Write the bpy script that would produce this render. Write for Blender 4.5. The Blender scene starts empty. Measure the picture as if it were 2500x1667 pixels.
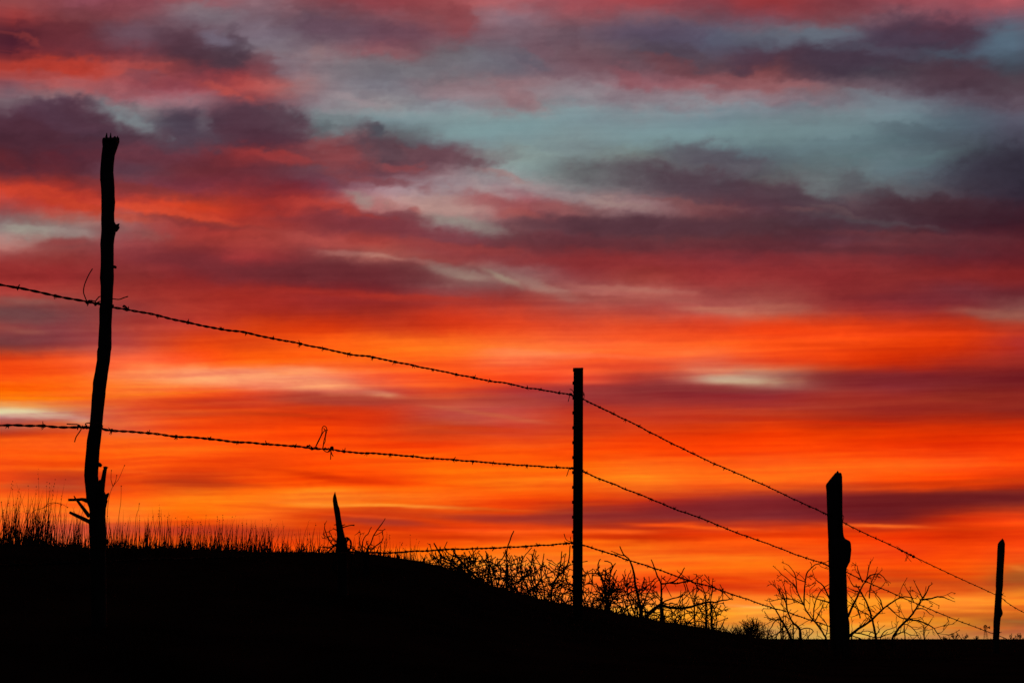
import bpy, math, random
import numpy as np
from mathutils import Vector, Matrix

random.seed(7)
rnd = random.random
def ru(a, b): return a + (b - a) * random.random()

scene = bpy.context.scene
COL = scene.collection

# ------------------------------------------------------------------ camera
F = 3472.0                       # 50 mm lens on a 36 mm sensor, in photo widths of 2500
TILT = math.radians(11.8)
EYE = Vector((0, 0, 0.75))
CT, ST = math.cos(TILT), math.sin(TILT)

cd = bpy.data.cameras.new("camera")
cam = bpy.data.objects.new("camera", cd)
COL.objects.link(cam)
cam.location = EYE
cam.rotation_euler = (math.radians(90) + TILT, 0, 0)
cd.lens = 50.0
cd.sensor_width = 36.0
cd.clip_start = 0.05
cd.clip_end = 30000
cd.dof.use_dof = True
cd.dof.focus_distance = 5.0
cd.dof.aperture_fstop = 22.0
scene.camera = cam

def ray(x, y):
    """direction of a bearing read off the view, scaled so that its forward part is 1"""
    a, b = (x - 1250.0) / F, -(y - 833.5) / F
    d = Vector((a, CT - b * ST, ST + b * CT))
    return d / d.y

def P(x, y, D):
    """the point on that bearing at D metres in front of the viewer"""
    return EYE + ray(x, y) * D

# ------------------------------------------------------------------ render / colour
vs = scene.view_settings
vs.view_transform = 'Standard'
vs.look = 'None'
vs.exposure = 0
vs.gamma = 1
vs.use_curve_mapping = False

# ------------------------------------------------------------------ helpers
def tag(o, label=None, cat=None, group=None, kind=None):
    if label: o['label'] = label
    if cat: o['category'] = cat
    if group: o['group'] = group
    if kind: o['kind'] = kind
    return o

def empty(name, loc):
    o = bpy.data.objects.new(name, None)
    o.location = loc
    o.empty_display_size = 0.1
    COL.objects.link(o)
    return o

class MB:
    def __init__(s):
        s.v = []; s.f = []
    def tube(s, pts, rad, n=6, cap=True, rough=0.0, phase=0.0):
        """a tube along pts with a radius per point"""
        pts = [Vector(p) for p in pts]
        m = len(pts)
        if not hasattr(rad, '__len__'): rad = [rad] * m
        base = len(s.v)
        prev = None
        for i in range(m):
            t = (pts[min(i + 1, m - 1)] - pts[max(i - 1, 0)])
            if t.length < 1e-9: t = Vector((0, 0, 1))
            t.normalize()
            if prev is None:
                ref = Vector((0, 1, 0)) if abs(t.y) < 0.8 else Vector((1, 0, 0))
                u = t.cross(ref).normalized()
            else:
                u = (prev - t * prev.dot(t))
                if u.length < 1e-6: u = t.orthogonal()
                u.normalize()
            prev = u
            w = t.cross(u)
            for k in range(n):
                a = 2 * math.pi * k / n + phase
                r = rad[i] * (1 + (ru(-rough, rough) if rough else 0))
                s.v.append(pts[i] + u * (math.cos(a) * r) + w * (math.sin(a) * r))
        for i in range(m - 1):
            for k in range(n):
                a = base + i * n + k; b = base + i * n + (k + 1) % n
                s.f.append((a, b, b + n, a + n))
        if cap:
            s.f.append(tuple(base + k for k in range(n))[::-1])
            s.f.append(tuple(base + (m - 1) * n + k for k in range(n)))
        return s
    def box(s, c, sx, sy, sz, rot=None):
        base = len(s.v)
        for dz in (-1, 1):
            for dy in (-1, 1):
                for dx in (-1, 1):
                    p = Vector((dx * sx / 2, dy * sy / 2, dz * sz / 2))
                    if rot: p = rot @ p
                    s.v.append(Vector(c) + p)
        for q in ((0, 2, 3, 1), (4, 5, 7, 6), (0, 1, 5, 4), (2, 6, 7, 3), (0, 4, 6, 2), (1, 3, 7, 5)):
            s.f.append(tuple(base + i for i in q))
        return s
    def blob(s, c, r, seed=0, n=6, squash=(1, 1, 1)):
        """a small lumpy knot"""
        base = len(s.v); c = Vector(c)
        rs = random.Random(seed)
        rows = n // 2
        s.v.append(c + Vector((0, 0, r * squash[2])))
        for i in range(1, rows):
            th = math.pi * i / rows
            for k in range(n):
                a = 2 * math.pi * k / n
                q = r * (1 + rs.uniform(-.2, .2))
                s.v.append(c + Vector((math.sin(th) * math.cos(a) * q * squash[0], math.sin(th) * math.sin(a) * q * squash[1], math.cos(th) * q * squash[2])))
        s.v.append(c - Vector((0, 0, r * squash[2])))
        last = len(s.v) - 1
        for k in range(n):
            s.f.append((base, base + 1 + k, base + 1 + (k + 1) % n))
            s.f.append((last, last - n + (k + 1) % n, last - n + k))
        for i in range(rows - 2):
            for k in range(n):
                a = base + 1 + i * n + k; b = base + 1 + i * n + (k + 1) % n
                s.f.append((a, a + n, b + n, b))
        return s
    def blade(s, p, d, side, h, w, bend):
        """grass stem: a tapering three-sided stalk that bows over"""
        base = len(s.v); K = 4
        fwd = d.cross(side).normalized()
        for i in range(K):
            t = i / K
            c = p + d * (h * t) + bend * (h * t * t)
            r = w * (1 - 0.75 * t) / 2
            s.v.append(c - side * r); s.v.append(c + side * r); s.v.append(c + fwd * r * 1.2)
        s.v.append(p + d * h + bend * h)
        for i in range(K - 1):
            a = base + 3 * i
            for (u, v) in ((0, 1), (1, 2), (2, 0)):
                s.f.append((a + u, a + v, a + v + 3, a + u + 3))
        a = base + 3 * (K - 1)
        for (u, v) in ((0, 1), (1, 2), (2, 0)):
            s.f.append((a + u, a + v, a + 3))
        return s
    def mesh(s, name, mat, origin=None, smooth=True):
        me = bpy.data.meshes.new(name)
        o = Vector(origin) if origin is not None else Vector((0, 0, 0))
        me.from_pydata([tuple(v - o) for v in s.v], [], s.f)
        me.update()
        if smooth:
            me.polygons.foreach_set('use_smooth', [True] * len(me.polygons))
        if mat: me.materials.append(mat)
        return me
    def build(s, name, mat, parent=None, origin=None, smooth=True):
        """origin = the thing's base in world space"""
        if origin is None and parent is not None:
            origin = parent_world(parent)
        me = s.mesh(name, mat, origin, smooth)
        ob = bpy.data.objects.new(name, me)
        COL.objects.link(ob)
        if parent is not None: ob.parent = parent
        elif origin is not None: ob.location = origin
        return ob

def parent_world(p):
    w = Vector((0, 0, 0))
    while p is not None:
        w = w + Vector(p.location); p = p.parent
    return w

# ------------------------------------------------------------------ materials
def mat_base(name, c1, c2, scale=20.0, rough=0.9, stretch=(1, 1, 1), bump=0.3, transl=0.0, metal=0.0, spec=.15):
    m = bpy.data.materials.new(name); m.use_nodes = True
    nt = m.node_tree; N = nt.nodes; L = nt.links
    b = N['Principled BSDF']; out = N['Material Output']
    tc = N.new('ShaderNodeTexCoord'); mp = N.new('ShaderNodeMapping')
    mp.inputs['Scale'].default_value = stretch
    L.new(tc.outputs['Object'], mp.inputs['Vector'])
    nz = N.new('ShaderNodeTexNoise'); nz.inputs['Scale'].default_value = scale; nz.inputs['Detail'].default_value = 7
    L.new(mp.outputs['Vector'], nz.inputs['Vector'])
    rp = N.new('ShaderNodeValToRGB')
    rp.color_ramp.elements[0].position = 0.35; rp.color_ramp.elements[0].color = (*c1, 1)
    rp.color_ramp.elements[1].position = 0.68; rp.color_ramp.elements[1].color = (*c2, 1)
    L.new(nz.outputs['Fac'], rp.inputs['Fac']); L.new(rp.outputs['Color'], b.inputs['Base Color'])
    b.inputs['Roughness'].default_value = rough
    b.inputs['Metallic'].default_value = metal
    b.inputs['Specular IOR Level'].default_value = spec
    if bump:
        bp = N.new('ShaderNodeBump'); bp.inputs['Strength'].default_value = bump; bp.inputs['Distance'].default_value = 0.004
        L.new(nz.outputs['Fac'], bp.inputs['Height']); L.new(bp.outputs['Normal'], b.inputs['Normal'])
    if transl:
        tr = N.new('ShaderNodeBsdfTranslucent'); L.new(rp.outputs['Color'], tr.inputs['Color'])
        mx = N.new('ShaderNodeMixShader'); mx.inputs[0].default_value = transl
        L.new(b.outputs[0], mx.inputs[1]); L.new(tr.outputs[0], mx.inputs[2]); L.new(mx.outputs[0], out.inputs['Surface'])
    return m

M_WOOD = mat_base('weathered_wood', (.045, .032, .024), (.13, .10, .08), 30, .95, (1, 1, .15), .6)
M_STEEL = mat_base('rusty_steel', (.03, .018, .014), (.09, .045, .03), 60, .8, (1, 1, 1), .3)
M_WIRE = mat_base('rusty_wire', (.03, .016, .012), (.08, .04, .028), 120, .8, (1, 1, 1), 0)
M_TWIG = mat_base('bare_twig_bark', (.03, .02, .016), (.075, .05, .04), 60, .95, (1, 1, 1), 0)
M_GRASS = mat_base('dry_grass', (.16, .10, .055), (.32, .22, .12), 8, .9, (1, 1, 1), 0, transl=.5, spec=0)
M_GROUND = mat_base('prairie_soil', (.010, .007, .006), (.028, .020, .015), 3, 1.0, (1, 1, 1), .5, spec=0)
M_FAR = mat_base('far_brush_bark', (.02, .015, .012), (.05, .035, .028), 1, .95, (1, 1, 1), 0)

# ------------------------------------------------------------------ noise for the sky and the ground
def vnoise(x, y, seed):
    xi = np.floor(x).astype(np.int64); yi = np.floor(y).astype(np.int64)
    xf = x - xi; yf = y - yi
    def h(a, b):
        n = (a * 374761393 + b * 668265263 + seed * 1442695041) & 0x7fffffff
        n = ((n ^ (n >> 13)) * 1274126177) & 0x7fffffff
        n = (n ^ (n >> 16)) & 0xffff
        return n / 32767.5 - 1.0
    u = xf * xf * xf * (xf * (xf * 6 - 15) + 10); v = yf * yf * yf * (yf * (yf * 6 - 15) + 10)
    a = h(xi, yi) * (1 - u) + h(xi + 1, yi) * u
    b = h(xi, yi + 1) * (1 - u) + h(xi + 1, yi + 1) * u
    return a * (1 - v) + b * v
def fbm(x, y, seed, oct=4, gain=.5):
    r = 0; a = 1; t = 0
    for o in range(oct):
        r = r + a * vnoise(x * 2 ** o + 17.3 * o, y * 2 ** o + 9.1 * o, seed + o); t += a; a *= gain
    return r / t

# ------------------------------------------------------------------ the sunset sky
# Cloud and glow colours by bearing (columns: left to right across the sunset, rows: from high down to the horizon)
SKY = """
9c4a48 8a4450 8c4450 98525a 86606a 84464e 8c3c44 a04a4e a85a60 a04a52 a24248 823a44 963236 883a42 944650 9a4a54 b05058
9a3232 7c3a40 80424a 7e6672 745a66 6a4a56 84505a 8a484e 8c6e7a 8a5058 76525e 6c4450 7e4450 7a4048 76525f 74404e 6c5e70
4a1e2c 702c32 6a4a58 62424e 7a6a78 6e5864 6a4656 7e4e58 765a66 6e5460 5c4c60 5c5a6e 5e606e 606472 4c3a4e 48384a 5a6a7a
762a32 7a3038 84404a 4e3440 7a6a74 846a72 8a5058 6c6068 706470 74545e 5a4c58 585466 503a48 4a3848 4e4252 464858 56667a
b04038 b83a30 b04844 7a3a42 7e3c46 826e76 726a72 766e76 6c6470 785660 6e4c56 66444e 743c40 4a3a48 4c4652 4e3542 424854
84505c b85a58 9a4c54 9a4650 ba4c48 8a7278 7c7a84 887278 926a70 8a7880 94606a 985c62 9a6064 7a5c64 645460 543e4c 54454f
76626c 7c6870 9a6e76 8e646e 6e3e4a 887a82 8e888c 868890 8a7076 808e94 8c7e86 848890 80808a 74707a 70808a 5a5462 60505e
5a3442 5e3a48 7e8a8e 52404e 4e3846 748084 7a8e94 7e9296 7a9296 7a9096 7c8e94 748c94 72868c 6e8288 6c828a 525f6c 585566
47202c 4e2834 5a4250 584856 56283a 62444e 54484f 788e92 7a9296 7e9294 789296 748e92 6c8488 6c848a 566a72 52606c 484454
6e262c 5c2430 6c3440 703642 902e30 86424a 5e404c 6e4c56 84928f 768486 707876 56606a 5a6870 5c6e74 5e7078 4c5860 353542
742a30 642832 5e3a48 6e2c34 6a2c36 6c4450 6a3844 86686f 8a9898 666a6c 6c7072 5a565e 5a5c60 606c70 60727a 484c58 3a3c4a
c83a28 a83028 84343a 80303a 862c32 7c3240 a48088 a08c90 a88084 847c7e 6a5c62 52444e 5a4248 5e6064 5c5c62 504650 302838
ac4440 c03a2c cc4030 e04020 b03028 b83c34 b87070 b88c84 a85058 946060 987274 7c4448 60303a 5a4048 5a444c 442832 381c28
7e6468 987a74 a05c5a ac3630 b03830 8c3438 824044 96807e 805054 603840 5a3840 5c363e 4e3038 482a34 4c323c 42202c 401a26
b88078 8a4c4a 9c4648 9c3430 a83a34 aa4440 a43a34 884a50 703a40 64323a 683238 663036 5e2c34 62303a 683036 5e2830 5c2028
a03c3a 8e3230 8c3236 7c2a30 982e30 743034 a45850 98403e 883a3e 903032 8c2e30 843036 7c2a30 7e2c30 74282e 6a222a 641e26
962a28 922828 90302e 8a2628 7e262c 762a2e 6c2a30 907068 986c68 923c3e 9a3832 9a3030 983030 902a2c 8a2a2a 8a2626 842222
ae3c36 a83c34 9c302a 9c2a24 a42a22 942828 882628 944040 903a38 ac6058 b05850 a04440 983e3a 8c2c2c 84282a 762c34 6c262c
804844 884240 983834 b03428 aa2a1e a42a20 9c281e c43420 c03a28 b44438 ac4038 b85048 b85c4c a0342e 962c2c 902c2a 8c5048
984440 8c4042 ac3c32 c43a28 e04010 dc380c cc3818 e03c14 e8441c e04828 e84a24 e04020 f04014 f04010 dc3610 c83010 b83824
783a3a 903c3c b8443a e84410 e04410 ff5a10 ff6614 ff6c1c ff6c2c ff6430 ff5c28 ff5c20 ff5014 f04410 e83c08 dc3408 b4302a
e84010 f04c1c fc6038 fc5020 ff5c10 ff5c14 ff6014 ff5c1c ff7040 ff5c28 fa5828 ec6440 e84c24 ec400e cc2c08 b02a18 9c2a22
ff5810 ff6014 ff8040 ff9c64 fa9870 fc9468 ff6434 ff5418 f84418 f05030 a83830 b86050 b89078 8c3430 842830 7e2424 701c20
ff7408 ff6c18 ff7828 ff6018 e84c24 b04434 b8443a d84828 a83838 943034 903030 8a2c30 943034 a03028 9a2c24 8c281e 8c261e
dccaac c88468 e05430 d84018 e04010 dc3e10 d83c18 c05040 c85040 c43820 b83424 b43020 b43420 a8301e 9c2a1e 98281a 8c241a
b03824 d84418 e86030 fc4c0c fc4808 fc4404 e03c10 c44020 d04028 d03c18 dc3a10 d83408 e83804 d02e04 d02c04 cc2a04 d82e04
ff5c10 ff5c14 ff6010 ff5c10 fc4c08 fc4c08 fc4804 f84408 f8500c fc4c08 fc4404 fa3e04 fc4004 fc4404 f43a04 e83204 f83c04
fc5810 fc5808 ff5c10 f84c08 e84008 fc4804 ff5808 ff6408 ff6008 ff6008 ff6c14 ff6010 ff5c14 fc5810 ff5c14 ff5414 ff4808
f05014 b83c20 e8480c c43810 f85408 ff5804 f84804 ff6c08 ff7c10 ff6c10 ff7c18 ff6414 ff6814 ff6014 fc4c08 f44004 cc340c
ff6c18 fc5c10 fc5c10 ff7810 ff7810 ff8c20 ff7410 ff6a10 f85008 e04008 c83414 a83020 8c2828 842424 7c2420 6a201e 6c201e
ff6c20 ff7420 ff7c20 ff6808 ff7418 e04808 d04010 e84808 dc3c0c 983424 903028 842a28 883030 802828 7a2420 cc340c f84810
ff7820 e87040 e86020 d04818 c84018 d84008 d43c08 e03c08 f05010 ec4808 cc3004 f04408 f04408 f44404 f03c04 d83404 e83c08
ff7018 ff6c18 ff6410 fc5c08 fc5008 fc5808 fc6008 ff7008 ff7410 ff7810 ff7c14 ff6c10 ff6c10 ff6410 fc5410 fc5008 f84c10
ff7010 ff7010 ff6c10 ff6810 ff6c10 ff7810 ff9020 ffa028 ff9a30 ff8a20 ff7818 ff7010 ff7810 ff6c10 f85408 f45808 d86018
ff7010 ff7010 ff6c10 ff6810 ff6c10 ff7810 ff9020 ffa028 ff9830 ff9020 f05010 e04808 f05c10 ff6c10 d85c10 e06010 b86020
ff8020 ff8020 ff8020 ff8020 ff8020 ff8820 ff9020 ffa028 ffa838 ffa030 ffa030 ffa428 ffa028 ffa820 ffa020 ff9c28 ff9820
ff9030 ff9030 ff9030 ff9030 ff9030 ff9030 ff9830 ffa830 ffb040 ffb040 ffac30 ff9c20 f0a838 ff9a20 f08c20 d07820 a85820
d89040 d89040 d89040 d89040 d89040 d89040 d89040 d89040 d89040 cc9040 c09040 b88c44 c89850 dca048 d09448 c88c48 cc8c4c
c08848 c08848 c08848 c08848 c08848 c08848 c08848 c08848 c08848 c08848 c08848 c08848 c08848 c08848 c08848 c08848 c08848
"""
rows = [[tuple(int(c[i:i + 2], 16) / 255 for i in (0, 2, 4)) for c in ln.split()] for ln in SKY.strip().splitlines()]
G = np.array(rows)                       # rows x 17 x 3
GY, GX = 42.0, 156.25

def sstep(t): t = np.clip(t, 0, 1); return t * t * (3 - 2 * t)
def cubic(G, gx, gy):
    H, W, _ = G.shape
    gx = np.clip(gx, 0, W - 1.001); gy = np.clip(gy, 0, H - 1.001)
    ix = np.floor(gx).astype(int); iy = np.floor(gy).astype(int)
    fx = gx - ix; fy = gy - iy
    def wts(t):
        # half-way between Catmull-Rom and B-spline: smooth, little overshoot
        c = [(-t + 2 * t * t - t ** 3) / 2, (2 - 5 * t * t + 3 * t ** 3) / 2, (t + 4 * t * t - 3 * t ** 3) / 2, (-t * t + t ** 3) / 2]
        b = [(1 - t) ** 3 / 6, (4 - 6 * t * t + 3 * t ** 3) / 6, (1 + 3 * t + 3 * t * t - 3 * t ** 3) / 6, t ** 3 / 6]
        return [.85 * p + .15 * q for p, q in zip(c, b)]
    wx = wts(fx); wy = wts(fy)
    out = 0
    for j in range(4):
        yy = np.clip(iy + j - 1, 0, H - 1)
        r = 0
        for i in range(4):
            xx = np.clip(ix + i - 1, 0, W - 1)
            r = r + G[yy, xx] * wx[i][..., None]
        out = out + r * wy[j][..., None]
    return out

# cloud banks and rifts with a shape of their own: x, y, half length, half height, slope (deg), colour, strength

BANKS = [
 (110, 325, 240, 62, -2, '4e2a38', .8), (130, 274, 110, 26, 0, '58384a', .7), (200, 300, 90, 30, 16, '52384a', .6), (640, 290, 66, 26, 6, '5a4452', .75), (560, 330, 60, 30, 0, '5c3844', .5), (860, 352, 120, 26, 10, '74424a', .6), (1000, 375, 70, 18, 6, '744a50', .6), (430, 345, 120, 20, 0, '563a46', .5), (215, 285, 75, 28, 8, '52303e', .6), (20, 262, 60, 14, -5, '766068', .5), (457, 312, 66, 42, 10, '4a3c4c', .7), (500, 300, 24, 26, 10, '766e76', .5), (650, 325, 110, 50, 16, '50303e', .8), (700, 300, 60, 26, 30, '5c4450', .5),
 (308, 289, 74, 20, 24, '7e8a8e', .75), (330, 268, 60, 14, 16, '86787c', .5), (905, 352, 60, 32, 40, '5a424c', .7), (920, 322, 20, 9, 0, '54666e', .5), (1070, 392, 110, 20, 6, '6a4650', .7), (1160, 400, 60, 12, 5, '6c4a52', .5), (820, 395, 55, 32, 20, '8a4044', .6), (815, 300, 45, 26, 20, '748084', .7), (780, 330, 30, 26, 0, '5c6468', .4),
 (1745, 400, 120, 40, 8, '5a525c', .75), (1590, 418, 130, 32, 3, '646266', .7), (1430, 412, 60, 20, 5, '646668', .6), (1800, 475, 270, 38, 12, '523a46', .75), (1990, 500, 110, 22, 16, '523e48', .6), (1995, 455, 55, 16, 30, '666c70', .55), (2080, 455, 45, 22, 30, '4e4850', .5), (2170, 490, 50, 26, 10, '46343e', .6), (2460, 430, 130, 62, 0, '322a38', .75), (2300, 505, 160, 30, 0, '42242e', .7), (2240, 395, 60, 16, -10, '586e74', .5), (2110, 385, 60, 12, -8, '566a70', .5), (2330, 345, 60, 22, 10, '4c545e', .5),
 (2277, 72, 120, 34, 4, '4e3242', .75), (2040, 148, 130, 34, -4, '463646', .75), (2210, 100, 80, 34, -10, '48384a', .6), (2330, 190, 130, 34, 14, '4e3844', .6), (2451, 107, 60, 32, -6, '566e80', .7), (2470, 150, 60, 22, 0, '445260', .5), (2009, 86, 60, 20, -6, '606876', .7), (1890, 100, 50, 18, 0, '5e6272', .5), (1620, 100, 90, 40, 4, '54465a', .6), (1680, 150, 110, 26, 14, '564652', .6), (1840, 150, 60, 26, -10, '50394a', .7), (1640, 165, 90, 14, 16, '784248', .6), (1530, 195, 40, 14, 30, '8c4c54', .5), (1900, 205, 110, 12, 4, '965c60', .6), (1700, 225, 70, 16, 6, '8c5a62', .5), (2150, 240, 100, 14, 12, '707a84', .6),
 (469, 120, 90, 32, 14, '50323f', .75), (570, 108, 32, 44, 0, '4e3a48', .7), (560, 150, 60, 22, 0, '4e3844', .6), (16, 98, 50, 32, 20, '461a2a', .7), (180, 95, 120, 30, 10, '642a34', .6), (290, 80, 60, 24, 0, '6a4a58', .5), (60, 95, 40, 9, 28, '8e3434', .7), (125, 160, 110, 16, 0, 'be3a2c', .8), (40, 135, 60, 8, -4, '8e2e30', .5), (549, 222, 60, 11, 18, 'be4e48', .8), (350, 163, 70, 9, 2, 'aa4644', .7), (340, 185, 45, 14, 0, '7e4450', .6), (522, 92, 40, 18, 10, '746a7c', .7), (490, 30, 90, 22, 10, '7a7078', .5), (240, 215, 110, 16, 4, 'a8585c', .5), (80, 180, 90, 9, 4, 'a04648', .5),
 (780, 70, 60, 20, 0, '68485a', .5), (960, 90, 60, 24, 8, '6c4654', .65), (1120, 50, 30, 40, 0, '8e4046', .6), (960, 125, 50, 8, 6, '88585f', .6), (775, 130, 18, 20, 0, '8a686c', .5), (900, 170, 90, 20, 0, '766e76', .4), (700, 160, 50, 22, 20, '827882', .5), (640, 160, 30, 34, 10, '7a4850', .5), (860, 240, 60, 9, 8, '96848a', .6), (1110, 230, 60, 12, 6, '967880', .5),
 (1310, 130, 40, 30, 20, '7a5460', .5), (1300, 145, 50, 8, 26, '62606c', .5), (1530, 190, 60, 14, 20, '8c525c', .4), (1300, 265, 30, 12, 20, '98787c', .4),
 (70, 558, 62, 16, 4, '989084', .8), (180, 566, 60, 13, 6, '9a8680', .65), (40, 535, 60, 10, 0, '806460', .4), (150, 592, 55, 12, -6, '8e3c3c', .8), (370, 575, 36, 14, 10, '94504c', .6), (280, 560, 60, 12, 6, '7e4c4c', .5), (400, 520, 160, 10, 9, 'e44a2c', .8), (90, 470, 110, 12, 4, 'c83a24', .7), (180, 500, 90, 8, 12, 'cc3e24', .6), (330, 535, 60, 6, 6, 'd44c34', .5), (490, 545, 130, 9, 6, '7a3034', .55), (500, 640, 140, 13, 5, '74282e', .65), (40, 768, 110, 20, 4, '6c4648', .6), (60, 735, 60, 8, 6, '8c5c54', .5), (60, 808, 60, 7, 6, 'a05a4c', .5), (370, 470, 130, 14, 8, '84302e', .5),
 (960, 556, 200, 26, 10, '7e343e', .8), (1011, 514, 14, 10, 0, 'a84a48', .7), (1000, 530, 80, 12, 6, '7e3a42', .7), (1138, 546, 95, 14, 12, '94887f', .8), (1085, 500, 130, 22, 6, 'b68e86', .7), (880, 484, 42, 16, 20, '98827c', .75), (1200, 470, 60, 16, 20, 'a48c8c', .6), (930, 490, 26, 14, 30, 'a06460', .4), (800, 510, 120, 10, 10, 'c03e34', .6), (780, 540, 120, 10, 4, '8a3338', .5), (760, 585, 90, 9, 9, 'b84c44', .5),
 (866, 668, 330, 27, 1, '6e2a30', .82), (1010, 655, 55, 24, 14, '6c3034', .6), (1122, 668, 70, 13, 12, '96766c', .85), (1080, 645, 40, 8, 14, '8c6a64', .5), (1225, 680, 46, 8, 26, '98806f', .8), (1150, 690, 60, 8, 8, '84504e', .5), (845, 618, 66, 6, 4, 'aa6860', .75), (935, 625, 60, 5, 2, 'b07064', .8), (1030, 635, 40, 5, 6, 'a4605a', .6), (1120, 605, 160, 12, 6, 'a43e3a', .6), (1000, 725, 170, 8, 2, 'ba3020', .55), (760, 710, 130, 9, 2, 'aa2a20', .5),
 (1340, 710, 70, 11, 14, 'b07c6e', .8), (1280, 685, 50, 12, 20, '987068', .6), (1530, 705, 130, 7, 3, 'b4665a', .8), (1480, 730, 120, 10, 4, '9a443e', .6), (1759, 756, 95, 9, 2, 'bc6a56', .75), (1640, 730, 90, 8, 6, 'a45048', .5), (1400, 482, 100, 11, 12, '988688', .75), (1495, 500, 70, 9, 8, '9c7e7a', .7), (1330, 510, 90, 14, 6, '9a5656', .6), (1270, 525, 50, 10, 4, 'a85048', .6), (1571, 552, 280, 20, 1, '58343e', .8), (1450, 590, 200, 14, 2, '683038', .6), (1700, 500, 110, 7, 6, '7e4a4c', .6), (1500, 640, 230, 11, 1, '8e2e30', .5), (2120, 540, 160, 7, 6, '54484e', .5), (2040, 515, 60, 7, 12, '6a5254', .5), (1960, 516, 40, 6, 4, '6e4a4c', .5),
 (2455, 768, 120, 13, 5, '98584c', .75), (2480, 740, 70, 9, 0, '84403e', .5), (2060, 608, 320, 11, 1, '5a2830', .6), (2200, 575, 200, 7, 2, '6c3238', .5), (1930, 752, 60, 12, 4, 'b4604e', .6), (2250, 730, 150, 12, 2, '7a2a32', .5), (1700, 822, 260, 9, 0, 'ff5420', .5), (2100, 815, 300, 7, 0, 'fa4412', .5), (2150, 845, 260, 6, 1, 'dc3408', .45),
 (70, 1011, 120, 11, 4, 'dcc09a', .9), (190, 1022, 40, 8, 4, 'd8a688', .7), (40, 1028, 26, 6, -8, 'b06a58', .5), (520, 918, 150, 17, 1, 'ff9c68', .9), (640, 915, 60, 10, 6, 'ffa06c', .6), (330, 915, 90, 12, 0, 'ff8a50', .5), (482, 1180, 140, 7, 2, 'be3c12', .7), (134, 1190, 120, 7, 1, 'b84a28', .7), (80, 971, 140, 4, -1, 'ff8008', .7), (402, 961, 150, 3, -2, 'ff8020', .7), (550, 985, 130, 10, 2, 'c84428', .6), (440, 1010, 120, 8, 0, 'cc4820', .5), (150, 1105, 140, 6, 2, 'ec4408', .5), (560, 1135, 90, 7, 4, 'e43c08', .6), (300, 1150, 180, 4, 2, 'ff6a18', .5),
 (760, 940, 130, 15, 6, 'fc9868', .85), (870, 976, 220, 11, 1, 'ac3e2e', .9), (933, 961, 46, 6, 4, 'dc8c64', .8), (740, 905, 60, 10, 4, 'fe9c68', .6), (1160, 1006, 100, 5, 8, 'c86444', .8), (1260, 1022, 70, 6, 8, 'cc5a3c', .6), (1220, 975, 110, 12, 2, 'a6382c', .6), (813, 1164, 140, 7, 6, 'd43404', .75), (980, 1235, 240, 3.5, 2, 'ffa030', .85), (840, 1213, 200, 8, 0, 'ff8c20', .6), (1134, 1046, 140, 8, 2, 'd43a10', .6), (680, 1011, 110, 5, 3, 'c03810', .6), (1050, 1125, 120, 4, 4, 'ff6408', .5), (1000, 1085, 150, 6, 3, 'f83e04', .5), (700, 1238, 110, 5, 2, 'e85410', .6), (1000, 1180, 140, 5, 4, 'fc4804', .4),
 (1786, 926, 78, 12, 1, 'ccae90', .95), (1740, 905, 60, 8, 4, 'e88460', .6), (1937, 928, 28, 9, 0, 'ae6a58', .75), (1880, 934, 20, 6, 0, 'b87c68', .5), (1660, 948, 220, 12, -1, '8a3030', .75), (1830, 955, 110, 6, 0, '86302e', .6), (1420, 955, 100, 12, 2, 'a03834', .5), (2200, 925, 280, 15, 1, '7e2628', .7), (1350, 865, 90, 9, 0, 'ff7e50', .6), (1500, 870, 130, 6, 2, 'ff6e40', .5), (1240, 860, 60, 10, 2, 'ff7848', .6), (1560, 895, 90, 9, 2, 'f04c28', .5), (2250, 985, 300, 12, 2, '98281e', .5), (2100, 1035, 200, 5, 2, 'd02c08', .5), (1700, 1150, 180, 6, 1, 'ff6c14', .5), (1950, 1150, 130, 8, 0, 'ff6814', .5), (1400, 1170, 140, 9, 0, 'ff7c14', .6),
 (2230, 1226, 420, 22, -2, '6a1e1e', .85), (1760, 1244, 240, 17, -3, '822828', .75), (1400, 1262, 140, 12, -2, '903028', .7), (1500, 1225, 140, 5, -4, 'cc3c10', .6), (2350, 1178, 220, 5, -2, 'c83408', .6), (1491, 1297, 110, 6, 1, 'ff6418', .8), (1705, 1287, 150, 4, 3, 'ff6014', .85), (1620, 1281, 80, 4, -2, 'f84c10', .6), (2143, 1283, 120, 4, 2, 'ff7020', .85), (1518, 1311, 200, 6, 1, 'c42e06', .75), (1800, 1308, 160, 5, 0, 'd83804', .6), (2000, 1305, 120, 5, 0, 'd83806', .6), (2400, 1290, 130, 5, -2, 'd03606', .6),
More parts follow.
